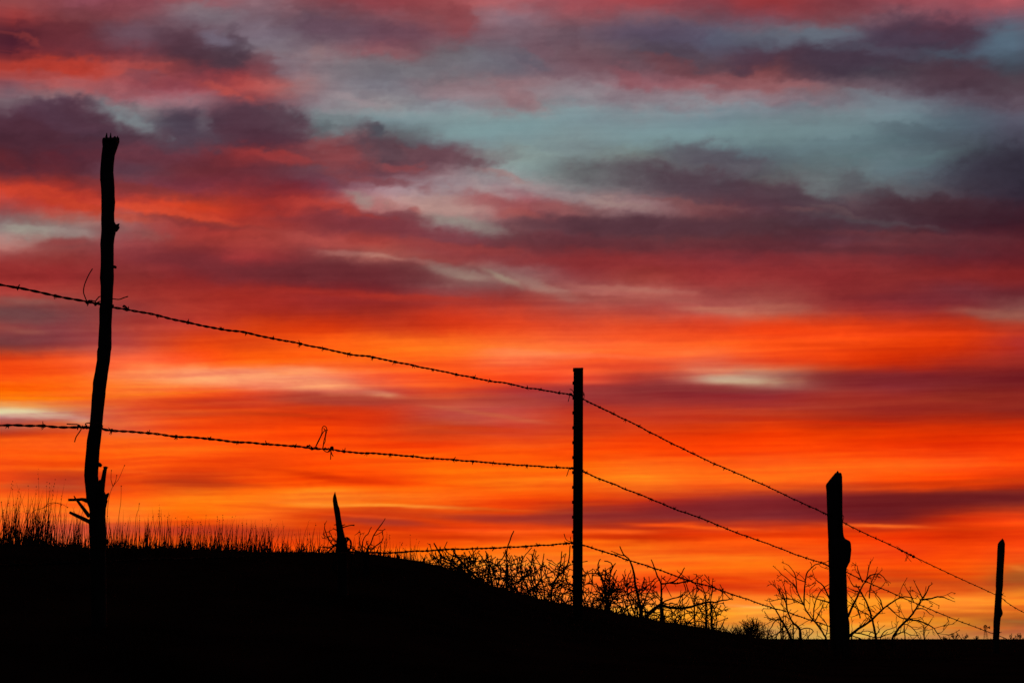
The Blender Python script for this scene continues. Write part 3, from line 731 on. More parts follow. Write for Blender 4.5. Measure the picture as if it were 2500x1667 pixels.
TOP = [[(-900, 560), (-400, 628), (0, 696), (53, 704), (135, 722), (210, 737), (245, 742)],
       [(276, 750), (380, 769), (455, 787), (530, 802), (598, 812), (664, 826), (737, 840), (790, 851), (850, 864), (910, 872), (963, 883), (1057, 902), (1111, 913), (1155, 922), (1197, 930), (1250, 938), (1285, 947), (1321, 951), (1362, 959), (1398, 964)],
       [(1424, 975), (1462, 993), (1497, 1010), (1557, 1039), (1587, 1055), (1640, 1082), (1692, 1107), (1740, 1130), (1795, 1153), (1836, 1171), (1875, 1188), (1938, 1218), (1990, 1242), (2019, 1255)],
       [(2057, 1274), (2100, 1296), (2163, 1325), (2207, 1346), (2255, 1370), (2336, 1408), (2430, 1451)],
       [(2446, 1460), (2500, 1495), (2700, 1600)]]
topB = [-170, -80, 42, 131, 306, 381, 458, 540, 598, 664, 733, 790, 848, 908, 963, 1009, 1057, 1111, 1155, 1197, 1247, 1286, 1321, 1363] + \
       [1434, 1464, 1497, 1526, 1557, 1587, 1613, 1639, 1669, 1692, 1720, 1745, 1768, 1792, 1816, 1837, 1860, 1877, 1899, 1916, 1938, 1958, 1975, 1993, 2011] + \
       spaced(2064, 2185, 18, 18) + spaced(2262, 2428, 18, 15) + spaced(2452, 2520, 14, 12)
wire(TOP, topB, 'uppermost strand of barbed wire, crossing the crooked post at mid height')
MID = [[(-900, 1062), (-400, 1047), (0, 1039), (60, 1039), (102, 1039), (135, 1042), (188, 1043), (215, 1044)],
       [(250, 1047), (270, 1050), (358, 1057), (430, 1065), (508, 1071), (580, 1079), (625, 1082), (716, 1089), (760, 1094), (808, 1097), (840, 1102), (895, 1106), (950, 1109), (1005, 1114), (1057, 1119), (1105, 1122), (1155, 1126), (1205, 1130), (1250, 1134), (1285, 1136), (1360, 1141), (1398, 1143)],
       [(1423, 1151), (1460, 1167), (1497, 1181), (1525, 1193), (1557, 1205), (1587, 1217), (1620, 1231), (1660, 1247), (1705, 1262), (1751, 1281), (1796, 1299), (1847, 1317), (1875, 1327), (1907, 1339), (1951, 1356), (2004, 1373), (2022, 1380)],
       [(2068, 1397), (2111, 1418), (2172, 1444), (2207, 1460), (2255, 1480), (2330, 1511), (2376, 1528), (2421, 1545)],
       [(2441, 1552), (2520, 1585), (2700, 1650)]]
midB = [-80, 12, 102, 270, 358, 430, 508, 580, 647, 716, 837, 893, 951, 1005, 1056, 1105, 1155, 1202, 1236, 1285, 1321, 1360] + \
       [1429, 1462, 1494, 1525, 1557, 1587, 1620, 1645, 1672, 1705, 1728, 1751, 1775, 1798, 1823, 1847, 1887, 1907, 1930, 1951, 1967, 1987, 2004] + \
       spaced(2076, 2420, 19, 14) + spaced(2452, 2520, 14, 12)
wire(MID, midB, 'middle strand of barbed wire, carrying the bent wire loop')
LOW = [[(-900, 1420), (-200, 1390), (100, 1376), (262, 1369)],
       [(500, 1362), (830, 1350), (855, 1347), (906, 1349), (952, 1349), (1000, 1346), (1040, 1344), (1107, 1340), (1161, 1339), (1250, 1335), (1282, 1333), (1350, 1329), (1399, 1325)],
       [(1421, 1330), (1471, 1345), (1502, 1355), (1531, 1366), (1558, 1374), (1596, 1386), (1638, 1401), (1679, 1416), (1711, 1425), (1740, 1433), (1786, 1450), (1821, 1461), (1875, 1480), (1915, 1491), (1963, 1508), (2022, 1527)],
       [(2068, 1546), (2240, 1612), (2430, 1690), (2700, 1780)]]
lowB = [-60, 40, 130, 330, 410, 480, 560, 640, 700, 765, 950, 992, 1040, 1073, 1107, 1163, 1205, 1243, 1282, 1313, 1350, 1380] + \
       [1444, 1471, 1502, 1528, 1556, 1582, 1596, 1610, 1638, 1660, 1679, 1711, 1738, 1758, 1786, 1806, 1821, 1840, 1861, 1882, 1915, 1935, 1946, 1963, 1982, 2003] + spaced(2080, 2440, 19, 14)
wire(LOW, lowB, 'lowest strand of barbed wire, rising from the stump to the steel post')

# tie wires, loops and splices (plain single wire)
def tie(name, label, runs, D, r=.0016, knots=(), cat='tie wire', group='wire ties on the fence'):
    c = P(runs[0][0][0], runs[0][0][1], D)
    m = MB()
    for run in runs:
        cps = [P(p[0], p[1], D) + Vector((0, (p[2] if len(p) > 2 else 0), 0)) for p in run]
        m.tube(smooth_path(cps, .004), r, 6)
    for i, (x, y, q) in enumerate(knots):
        m.blob(P(x, y, D), q * px(D), seed=i + int(x), n=8)
    o = m.build(name, M_WIRE, None, origin=c)
    tag(o, label, cat, group)
    return o
def coil(x0, y0, x1, y1, D, turns, rr, extra=0):
    """points of a wire wrapped round the strand from one place to another (view units for rr)"""
    out = []; n = int(turns * 8)
    for i in range(n + 1):
        t = i / n; a = 2 * math.pi * turns * t
        out.append((x0 + (x1 - x0) * t + math.sin(a) * .6, y0 + (y1 - y0) * t + math.cos(a) * rr, math.sin(a) * rr * px(D)))
    return out
wA = 1.0
tie('tie_wire', 'wire tie with a long upturned tail holding the top strand to the crooked post',
    [[(226, 656), (219, 667), (212, 681), (206, 697), (204, 713), (208, 726), (212, 735), (216, 741), (213, 747)], coil(212, 736, 245, 741, DA, 4, 3.0),
     [(222, 733), (232, 735.5), (245, 736, -.03), (262, 737, -.065), (276, 734.5, -.03), (290, 731), (302, 727), (313, 723.5)],
     [(230, 742), (238, 746, -.02), (246, 748, -.04), (262, 749, -.065), (275, 746, -.04), (276, 752, 0)],
     [(299, 749), (303, 745), (310, 751), (316, 757)]],
    DA + .01, .0015, ((213, 739, 4.5), (219, 735, 3.5), (233, 744, 3.5), (274, 747, 4.5), (302, 748, 3)))
tie('tie_wire', 'wire tie with two short tails holding the middle strand to the crooked post',
    [[(163, 1034.5), (175, 1035.5), (190, 1036), (197, 1040)], [(199, 1046), (193, 1056), (186, 1066), (182, 1079)], coil(190, 1041, 219, 1044, DA, 4, 3.2),
     [(212, 1039), (222, 1041, -.05), (236, 1041, -.065), (249, 1040, -.03), (251, 1045, 0)], [(191, 1042), (189, 1049)]],
    DA + .01, .0015, ((192, 1040, 4), (209, 1042, 4), (204, 1044, 3.5), (249, 1040, 3)))
tie('wire_loop', 'tall narrow loop of spare wire standing up from the middle strand',
    [[(758, 1088), (762, 1096), (768, 1095), (775, 1080), (785.5, 1058), (786.5, 1045), (791, 1039.8), (796.5, 1043), (798, 1050), (794.5, 1066), (793.5, 1078), (789.5, 1086), (788, 1095), (792, 1100), (800, 1103.5), (806, 1100)],
     [(769, 1094), (778, 1077), (786, 1060), (793, 1050.5), (800.5, 1050)], [(790, 1045), (795, 1052), (794, 1064), (790.5, 1077), (789, 1092)],
     [(807.5, 1094), (807.8, 1106), (807, 1121.5)], [(808, 1100), (810, 1108), (813.5, 1113.5)], coil(752, 1091, 770, 1094, 4.6, 3, 2.6), coil(790, 1094, 814, 1098, 4.6, 3, 2.6)],
    wd(790) - .004, .0014, ((751, 1089, 3), (762, 1095, 4), (773, 1093, 3), (810, 1093, 4.5), (803, 1101, 2.5), (756, 1087, 2.2)), 'wire loop')
tie('tie_wire', 'curled wire tie holding the top strand to the steel post',
    [[(1390.5, 950), (1395, 950.7), (1399, 955), (1401, 961)], [(1391, 964), (1389, 973), (1387, 980.5)], coil(1388, 962, 1401, 964, DB, 2.5, 2.6),
     [(1399, 960), (1406, 957, -.03), (1418, 957, -.03), (1426, 961), (1425, 975)]],
    DB, .0015, ((1393, 962, 3.2), (1397, 965, 3), (1425, 963, 2.2)))
tie('tie_wire', 'wire tie with a drooping tail holding the middle strand to the steel post',
    [[(1390, 1143), (1387.5, 1149), (1385.5, 1156), (1383, 1162)], coil(1388, 1143, 1400, 1143, DB, 2.5, 2.6), [(1398, 1141), (1406, 1142, -.03), (1416, 1145, -.03), (1423, 1147), (1423, 1151)]],
    DB, .0015, ((1391, 1143, 3), (1397, 1142, 3), (1423, 1147, 2.2)))
tie('tie_wire', 'forked wire tie holding the lowest strand to the steel post',
    [[(1377, 1302), (1379, 1309), (1382, 1316), (1388, 1320), (1398, 1323)], [(1393, 1310), (1393.5, 1318), (1396, 1323)], coil(1382, 1327, 1400, 1325, DB, 2.5, 2.4),
     [(1398, 1322), (1406, 1322, -.03), (1416, 1325, -.03), (1422, 1330)]],
    DB, .0015, ((1383, 1325, 3), (1395, 1324, 2.6)))
tie('tie_wire', 'small wire tie round the knobbed post at the top strand', [coil(2006, 1250, 2020, 1257, DC, 3, 2.0), [(2019, 1255), (2030, 1256, -.05), (2048, 1259, -.06), (2057, 1262, -.03), (2057, 1273)]], DC, .0015, ((2011, 1252, 2.6), (2057, 1258, 1.8)))
tie('tie_wire', 'small wire tie round the knobbed post at the middle strand', [coil(2004, 1373, 2023, 1381, DC, 3, 1.9), [(2003, 1373), (2010, 1372), (2018, 1377), (2022, 1382)], [(2022, 1380), (2035, 1384, -.05), (2055, 1388, -.06), (2067, 1391, -.03), (2068, 1396)]], DC, .0015, ((2004, 1372, 2.4),))
tie('wire_splice', 'thick wrapped splice with crossed tails in the top strand beyond the knobbed post',
    [coil(2190, 1338, 2232, 1359, wd(2210), 9, 2.2), [(2188.5, 1333), (2194, 1336), (2201, 1342)], [(2216, 1352), (2212, 1362), (2209.5, 1370)], [(2211, 1352), (2217, 1361), (2225, 1371)],
     [(2219, 1354), (2214, 1363), (2212.5, 1369)], [(2234, 1360), (2243, 1365), (2251, 1373)]],
    wd(2210) - .004, .0016, ((2202, 1344, 3.2), (2213, 1349, 3), (2223, 1354, 3.2), (2230, 1358, 4)), 'wire splice', 'wire ties on the fence')
tie('tie_wire', 'short wire tie poking right of the pointed distant post at the top strand',
    [[(2430, 1449), (2440, 1449, -.06), (2446, 1451), (2449, 1449), (2451, 1446)], [(2446, 1452), (2450, 1453), (2455, 1455)]], DD_, .0017, ((2447, 1451, 1.8),))
tie('tie_wire', 'short wire tie poking right of the pointed distant post at the middle strand',
    [[(2424, 1544), (2432, 1545, -.05), (2440, 1543), (2446, 1542)]], DD_, .0017, ((2441, 1543, 1.6),))
# coil of wire hung on the stump
m = MB()
cc = P(853, 1330, DE)
for q in range(5):
    pts = []
    for i in range(25):
        a = 2 * math.pi * i / 24
        pts.append(P(849.5 + q * .7 + math.cos(a) * (8.5 - q * .4), 1329 + math.sin(a) * (16.5 - q * 1.2) , DE) + Vector((0, -.02 + .012 * math.sin(a * 1 + q) + q * .003, 0)))
    m.tube(pts, .0017, 6)
o = m.build('wire_coil', M_WIRE, None, origin=cc)
tag(o, 'small coil of wire hanging on the right side of the splintered stump', 'wire coil')

# ------------------------------------------------------------------ bare shrubs
def rot_rand(d, ang, flat=.6):
    a = Vector((ru(-1, 1), ru(-1, 1), ru(-1, 1)))
    ax = d.cross(a)
    if ax.length < 1e-4: return d
    ax.normalize()
    # prefer spreading across rather than in depth
    n = (Matrix.Rotation(ang, 3, ax) @ d)
    n.y *= flat
    return n.normalized()

NODES = []
ZTOP = [1e9]
def grow(mb, tw, p, d, L, r, lvl, kink=.35, up=.1, flat=.7, dens=1.0, minr=.0009):
    n = max(3, int(L / (.028 if lvl else .03)))
    pts = [p.copy()]; rads = [r]
    step = L / n
    sides = []
    for i in range(n):
        d = rot_rand(d, abs(random.gauss(0, kink)), flat)
        d = (d + Vector((0, 0, up))).normalized()
        p = p + d * step
        if p.z > ZTOP[0] + random.gauss(0, .03) and lvl < 9: 
            if len(pts) < 2: return
            break
        rr = max(minr, r * (1 - .75 * (i + 1) / n))
        pts.append(p.copy()); rads.append(rr)
        if lvl > 0 and rnd() < .72 * dens and i >= (1 if lvl < 2 else 0):
            sides.append((p.copy(), rot_rand(d, ru(.6, 1.25), flat), L * ru(.25, .6) * (1 - .3 * i / n), rr * .72, lvl - 1))
    target = mb
    NODES.extend(pts[1:])
    for q in pts[1:]:
        if rnd() < .22:
            target.tube([q, q + rot_rand(d, ru(.7, 1.3), .8) * ru(.012, .026)], [minr * .9, minr * .5], 4)
    rads[-1] *= 1.1
    target.tube(pts, rads, 5 if lvl >= 1 else 4)
    if rnd() < .4:
        target.tube([pts[-1], pts[-1] + d * r * 1.5], [rads[-1] * 1.9, rads[-1] * 1.2], 4)
    for s in sides: grow(mb, tw, *s[:4], s[4], kink, up * .7, flat, dens, minr)

def limb(mb, tw, pts, D, r0, r1, dens=1.0, tl=.10, lvl=1, spread=.05, minr=.0009, foot=None, up=.06):
    """a limb along given bearings, sprouting crooked twigs"""
    off = 0; k = len(pts)
    if foot:      # carry it down to the ground
        pass
    cps = []
    for i, (x, y) in enumerate(pts):
        off += ru(-spread, spread) * (1 if i else 0)
        cps.append(P(x, y, D + off))
    if foot is not None:
        c = cps[0]; gz = ground(c.x + foot, c.y)
        if gz < c.z and c.z - gz < 75 * px(D): cps = [Vector((c.x + foot, c.y, gz - .03)), Vector((c.x + foot * .5, c.y, (gz + c.z) / 2))] + cps
    path = smooth_path(cps, .02)
    m = len(path)
    path = [p + Vector((ru(-1, 1), ru(-1, 1), ru(-1, 1))) * .0016 for p in path]
    rad = [r0 + (r1 - r0) * i / (m - 1) for i in range(m)]
    mb.tube(path, rad, 6, rough=.12)
    NODES.extend(path[1:])
    for i in range(1, m - 1):
        if rnd() < .5 * dens:
            d = (path[i + 1] - path[i - 1]).normalized()
            grow(mb, tw, path[i], rot_rand(d, ru(.6, 1.2), .7), tl * ru(.4, 1.2), rad[i] * .55, lvl, .3, up, .7, dens, minr)
    e = (path[-1] - path[-2]).normalized()
    grow(mb, tw, path[-1], e, tl * .6, r1, lvl, .3, up, .7, dens, minr)

def shrub(name, label, x, D, stems, Hpx, lean=(-.6, .6), lvl=2, r=.004, group='bare thorny shrubs along the fence', kink=.33, dens=1.0, limbs=(), dens2=.9, width=30, tl=.09, minr=.0014, foot=0.0, tangle=0, crown=None):
    c = P(x, 1500, D); g = ground(c.x, D)
    root = empty(name, (c.x, D, g))
    tag(root, label, 'shrub', group)
    mb = MB(); tw = mb; NODES.clear()
    ZTOP[0] = P(x, crown, D).z if crown else 1e9
    H = Hpx * px(D)
    for i in range(stems):
        t = (i + .5) / stems
        a = lean[0] + (lean[1] - lean[0]) * t + ru(-.15, .15)
        xx = c.x + (t - .5) * width * px(D) + ru(-.01, .01); yy = D + ru(-.1, .1)
        d = Vector((math.sin(a), ru(-.3, .3), math.cos(a))).normalized()
        grow(mb, tw, Vector((xx, yy, ground(xx, yy) - .01)), d, H * ru(.65, 1.1), r * ru(.8, 1.2), lvl, kink, .04, .75, dens, minr)
    for (pts, r0, r1) in limbs:
        limb(mb, tw, pts, D, r0 * px(D), r1 * px(D), dens2, tl, 1, minr=minr, foot=foot)
    base_nodes = list(NODES)
    ys = [q.z for q in base_nodes]; zlo, zhi = min(ys), max(ys)
    for k in range(tangle):
        for _ in range(8):
            q = random.choice(base_nodes)
            if rnd() < (1 - (q.z - zlo) / (zhi - zlo)) ** 1.3 + .12: break
        d = Vector((ru(-1, 1), ru(-.5, .5), ru(-.35, 1))).normalized()
        grow(mb, mb, q, d, ru(24, 58) * px(D), ru(.0016, .0028), random.choice((0, 0, 1)), .36, .03, .8, .9, minr)
    mb.build('branches', M_TWIG, root)
    return root

# the little shrub by the stump
shrub('bare_shrub', 'small bare shrub poking out on both sides of the splintered stump', 880, 5.4, 2, 40, (.2, .6), 1, .003, dens=.4, dens2=.35, width=40, tl=.035, limbs=(
    [[(893, 1356), (889, 1350), (870, 1344), (857, 1337)], 2.6, 1.6],
    [[(893, 1354), (897, 1340), (905, 1328), (912, 1308), (920, 1293), (934, 1277)], 2.4, 1.1],
    [[(897, 1340), (884, 1332), (889, 1312), (897, 1304), (902, 1295)], 1.8, 1.0],
    [[(900, 1350), (912, 1336), (925, 1328), (935, 1314)], 1.8, 1.2],
    [[(889, 1348), (880, 1330), (876, 1318), (878, 1313)], 1.5, .9],
    [[(860, 1348), (840, 1346), (810, 1326), (798, 1310), (793, 1292)], 2.3, 1.3],
    [[(835, 1340), (812, 1312), (806, 1309), (797, 1310)], 1.5, 1.0],
    [[(840, 1318), (815, 1333), (800, 1348)], 2.6, 2.2],
    [[(820, 1330), (803, 1337), (790, 1335)], 1.9, 1.2],
    [[(815, 1345), (808, 1337), (799, 1337)], 1.6, 1.0]))

RB = 'bare thorny shrubs along the fence'
shrub('bare_shrub', 'low leftmost bare shrub on the slope, its long limbs reaching over the lowest strand', 1135, 7.45, 9, 58, (-1.1, .5), 2, .0042, crown=1340, minr=.002, dens=.7, width=90, tl=.06, tangle=95, limbs=(
    [[(1180, 1430), (1148, 1395), (1125, 1368), (1107, 1345)], 4.0, 1.8], [[(1165, 1425), (1120, 1382), (1080, 1357), (1062, 1330), (1060, 1326)], 2.6, 1.6],
    [[(1150, 1412), (1100, 1376), (1060, 1360)], 2.0, 1.1], [[(1125, 1368), (1095, 1350), (1085, 1335), (1092, 1322)], 1.8, 1.0], [[(1160, 1425), (1140, 1390), (1150, 1360), (1162, 1340)], 2, 1]))
shrub('bare_shrub', 'dense tangled bare shrub midway between the slope crest and the steel post', 1228, 7.75, 13, 100, (-1.0, .9), 2, .0048, crown=1352, minr=.0022, dens=.55, width=120, tl=.07, tangle=95, limbs=(
    [[(1235, 1440), (1240, 1400), (1237, 1350), (1250, 1305), (1255, 1296)], 2.4, 1.2], [[(1190, 1420), (1195, 1380), (1185, 1345)], 2.2, 1.2], [[(1215, 1430), (1222, 1390), (1195, 1370), (1175, 1365)], 2.0, 1.0]))
shrub('bare_shrub', 'dense bare shrub directly left of the steel post', 1330, 7.9, 13, 105, (-1.0, .9), 2, .0048, crown=1358, minr=.0022, dens=.55, width=120, tl=.07, tangle=95, limbs=(
    [[(1345, 1470), (1350, 1430), (1365, 1395), (1372, 1345)], 2.2, 1.2], [[(1345, 1470), (1352, 1420), (1385, 1380), (1392, 1330)], 2.6, 1.3], [[(1310, 1450), (1295, 1400), (1305, 1340)], 2.2, 1.1],
    [[(1290, 1445), (1270, 1380), (1298, 1336)], 1.9, 1.0], [[(1330, 1450), (1322, 1400), (1328, 1350)], 2.0, 1.0]))
shrub('bare_shrub', 'dense bare shrub directly right of the steel post', 1455, 8.1, 13, 105, (-.9, .9), 2, .0048, crown=1376, minr=.0022, dens=.55, width=110, tl=.07, tangle=95, limbs=(
    [[(1480, 1490), (1478, 1430), (1460, 1390), (1462, 1370), (1466, 1364)], 2.5, 1.2], [[(1485, 1490), (1487, 1420), (1494, 1390), (1503, 1374)], 2.4, 1.3], [[(1480, 1470), (1465, 1405), (1430, 1398), (1424, 1388)], 2.4, 1.2],
    [[(1494, 1385), (1492, 1373), (1475, 1368)], 1.6, 1.2]))
shrub('bare_shrub', 'sprawling bare shrub whose thick arched limb reaches right below the lowest strand', 1560, 8.4, 10, 90, (-1.0, 1.0), 2, .0045, crown=1390, minr=.0021, dens=.5, width=110, tl=.075, dens2=.5, tangle=95, limbs=(
    [[(1567, 1518), (1563, 1480), (1552, 1430), (1548, 1400), (1538, 1368), (1522, 1352), (1513, 1333)], 4.2, 1.3],
    [[(1528, 1357), (1510, 1352), (1492, 1344)], 1.6, .9],
    [[(1570, 1516), (1590, 1492), (1612, 1476), (1630, 1481), (1655, 1484), (1680, 1482), (1705, 1475), (1732, 1468), (1745, 1470), (1755, 1466), (1772, 1464)], 4.8, 1.6],
    [[(1613, 1476), (1615, 1450), (1614, 1425), (1605, 1405), (1598, 1385), (1590, 1365)], 3.4, 1.2],
    [[(1614, 1424), (1635, 1422), (1655, 1412), (1672, 1385)], 2.2, 1.2],
    [[(1635, 1422), (1652, 1424), (1675, 1418), (1690, 1416)], 2.0, 1.2],
    [[(1618, 1470), (1635, 1462), (1660, 1455), (1675, 1445), (1670, 1425)], 2.2, 1.2],
    [[(1695, 1478), (1690, 1462), (1682, 1445), (1675, 1425)], 1.8, 1.1], [[(1695, 1476), (1700, 1450), (1702, 1428)], 1.6, 1.0],
    [[(1722, 1470), (1722, 1450), (1715, 1435), (1705, 1428)], 1.6, 1.0], [[(1735, 1468), (1738, 1450), (1740, 1432)], 1.7, 1.1],
    [[(1735, 1472), (1745, 1490), (1750, 1510)], 1.8, 1.0], [[(1735, 1472), (1740, 1500), (1735, 1530)], 1.9, 1.0],
    [[(1725, 1474), (1710, 1490), (1728, 1502)], 1.6, 1.0],
    [[(1560, 1510), (1580, 1450), (1598, 1425)], 2.4, 1.1], [[(1555, 1470), (1525, 1440), (1500, 1436)], 2.2, 1.0], [[(1550, 1500), (1530, 1440), (1535, 1400)], 2.2, 1.0]))
shrub('bare_shrub', 'low thin shrub at the foot of the slope under the arched limb', 1672, 8.8, 7, 42, (-.7, .7), 2, .0028, dens=.5, width=70, tl=.05, dens2=.4, limbs=(
    [[(1655, 1527), (1665, 1518), (1672, 1500), (1668, 1480)], 1.8, 1.0], [[(1650, 1525), (1668, 1500), (1688, 1494)], 1.7, 1.0], [[(1672, 1525), (1700, 1516), (1722, 1518), (1732, 1513)], 1.8, 1.0],
    [[(1675, 1523), (1695, 1505), (1705, 1480)], 1.7, .9], [[(1752, 1540), (1760, 1530), (1767, 1518)], 1.6, 1.2], [[(1640, 1525), (1652, 1505), (1635, 1490), (1615, 1488)], 1.6, .9], [[(1662, 1524), (1660, 1480), (1662, 1450)], 1.4, .9]))
shrub('bare_shrub', 'spreading bare thorn bush behind the left side of the knobbed post', 1950, 10.2, 0, 80, limbs=(
    [[(1932, 1560), (1918, 1530), (1905, 1508), (1893, 1487), (1884, 1476)], 3.6, 1.2], [[(1956, 1562), (1952, 1535), (1935, 1518), (1925, 1498), (1918, 1470), (1912, 1450)], 3.6, 1.2],
    [[(1920, 1480), (1920, 1455), (1915, 1432)], 1.7, 1.0], [[(2018, 1560), (1998, 1528), (1975, 1500), (1963, 1478), (1952, 1455), (1940, 1430), (1920, 1410), (1904, 1398)], 2.4, 1.0],
    [[(1963, 1478), (1964, 1440), (1968, 1405), (1975, 1392), (1990, 1378), (2004, 1375)], 2.0, 1.2], [[(1962, 1476), (1940, 1464), (1915, 1460), (1885, 1466)], 1.6, .8],
    [[(1945, 1445), (1942, 1405), (1930, 1385), (1923, 1378)], 1.5, .8], [[(1968, 1420), (1945, 1412), (1932, 1402)], 1.4, .8], [[(1985, 1512), (1990, 1470), (2005, 1440), (2020, 1428)], 1.6, 1],
    [[(2026, 1462), (2010, 1430), (1998, 1420), (1992, 1415)], 2.2, 1.2], [[(2026, 1470), (2008, 1465), (1992, 1460)], 2.0, 1.0], [[(1910, 1515), (1890, 1512), (1875, 1510)], 2.0, 1.0],
    [[(1905, 1510), (1893, 1515), (1880, 1535), (1874, 1558)], 1.9, .9], [[(1952, 1540), (1970, 1532), (1985, 1540), (1970, 1556)], 1.8, .9], [[(1935, 1520), (1925, 1535), (1900, 1545), (1878, 1555)], 1.8, .9],
    [[(1990, 1515), (2008, 1480)], 1.5, 1.0], [[(2015, 1555), (2020, 1530), (2010, 1510)], 1.6, 1.0], [[(1918, 1470), (1900, 1440)], 1.4, .8]), dens2=.62, tl=.09, minr=.0019, tangle=22)
shrub('bare_shrub', 'broad bare thorn bush behind the right side of the knobbed post', 2150, 10.4, 0, 80, limbs=(
    [[(2070, 1556), (2095, 1535), (2128, 1513), (2145, 1495), (2165, 1478), (2190, 1462), (2207, 1456), (2222, 1458)], 3.8, 1.3],
    [[(2140, 1562), (2134, 1530), (2126, 1500), (2118, 1475), (2108, 1455), (2098, 1440)], 3.4, 1.8],
    [[(2070, 1505), (2082, 1478), (2096, 1448), (2108, 1425), (2116, 1412), (2120, 1386)], 3.0, 1.1], [[(2112, 1418), (2125, 1404), (2140, 1400), (2152, 1403), (2161, 1413)], 1.9, .9],
    [[(2122, 1460), (2125, 1430), (2136, 1400)], 1.5, .8], [[(2106, 1420), (2098, 1402), (2093, 1386)], 1.9, 1.0], [[(2100, 1432), (2085, 1430), (2076, 1418)], 2.0, 1.0], [[(2096, 1444), (2082, 1440)], 2.0, 1.2],
    [[(2178, 1560), (2190, 1538), (2208, 1518), (2225, 1502), (2236, 1485), (2248, 1465), (2262, 1445), (2268, 1430)], 3.4, 1.3], [[(2250, 1463), (2275, 1460), (2290, 1456), (2305, 1458), (2316, 1462)], 2.2, 1.1],
    [[(2252, 1460), (2245, 1445), (2237, 1430)], 1.7, 1.0], [[(2222, 1512), (2245, 1515), (2262, 1522), (2280, 1533), (2288, 1545), (2297, 1558)], 2.0, 1.1], [[(2208, 1523), (2225, 1530), (2236, 1542), (2243, 1556)], 1.6, .9],
    [[(2155, 1485), (2150, 1465), (2140, 1452)], 2.0, 1.0], [[(2165, 1478), (2180, 1490)], 1.6, 1.0], [[(2235, 1486), (2255, 1485), (2270, 1498)], 1.6, .9], [[(2230, 1470), (2225, 1455), (2215, 1440)], 1.6, .9],
    [[(2215, 1512), (2195, 1505), (2180, 1492)], 1.7, 1.0], [[(2100, 1508), (2092, 1480), (2075, 1455)], 1.7, 1.0], [[(2120, 1500), (2100, 1490), (2075, 1470)], 1.5, .8],
    [[(2080, 1545), (2110, 1548), (2140, 1556), (2160, 1550), (2178, 1545)], 2.0, 1.0], [[(2185, 1552), (2205, 1542), (2225, 1550)], 1.7, 1.0], [[(2150, 1556), (2160, 1540), (2185, 1530)], 1.6, .9]), dens2=.62, tl=.09, minr=.0019, tangle=22)
shrub('bare_shrub', 'thin forked sapling standing alone right of the broad thorn bush', 2255, 13, 0, 40, limbs=([[(2257, 1565), (2256, 1545), (2254, 1525), (2248, 1520)], 1.9, .9], [[(2255, 1538), (2265, 1525), (2272, 1515)], 1.3, .8]), dens2=.3, tl=.07, minr=.0014)
# leafy-looking far bush at the end of the slope and brush on the horizon
def far_bush(x, y0, wpx, hpx, D, label, stems=16, lvl=2):
    c = P(x, y0, D); g = max(ground(c.x, D), c.z - .4 * px(D) * hpx)
    root = empty('distant_bush', (c.x, D, g)); tag(root, label, 'bush', 'distant brush on the horizon')
    mb = MB(); s = px(D)
    top = P(x, y0 - hpx, D).z
    H = top - g
    def rec(p, d, L, r, l):
        pts = [p]; n = 4
        for i in range(n):
            d = (d + Vector((ru(-.35, .35), ru(-.3, .3), ru(-.15, .3)))).normalized(); p = p + d * L / n; pts.append(p)
            if l > 0 and rnd() < .8: rec(p, (d + Vector((ru(-.9, .9), ru(-.5, .5), ru(-.2, .5)))).normalized(), L * ru(.35, .6), r * .6, l - 1)
        mb.tube(pts, [max(r * (1 - .7 * i / n), s * .35) for i in range(n + 1)], 3)
    for i in range(stems):
        a = ru(-1.35, 1.35); half = wpx * s / 2
        L = 1 / math.sqrt((math.sin(a) / half) ** 2 + (math.cos(a) / H) ** 2)
        rec(Vector((c.x + ru(-.12, .12) * half, D + ru(-.1, .1) * H, g)), Vector((math.sin(a), ru(-.3, .3), math.cos(a))).normalized(), L * ru(.7, .95), H * .02, lvl)
    mb.build('branches', M_FAR, root)
far_bush(1838, 1558, 74, 34, 60, 'round twiggy bush on the skyline where the slope ends', 60, 3)
far_bush(1790, 1545, 30, 14, 50, 'tiny tuft of brush on the slope left of the round twiggy bush', 8, 2)
farl = [(2332, 24, 15, 'leftmost of the low brush clumps on the horizon before the windmill'), (2356, 22, 12, 'low brush clump on the horizon, second from its left end'), (2382, 14, 7, 'sparse low brush clump just left of the windmill'),
        (2468, 30, 10, 'low brush clump on the horizon right of the pointed distant post'), (2492, 20, 14, 'brush clump on the horizon at the right edge of the view'), (2305, 14, 6, 'tiny brush clump on the horizon right of the forked sapling')]
for (x, wp, hp, lb) in farl: far_bush(x, 1559, wp, hp * .8, 240, lb, 8, 2)

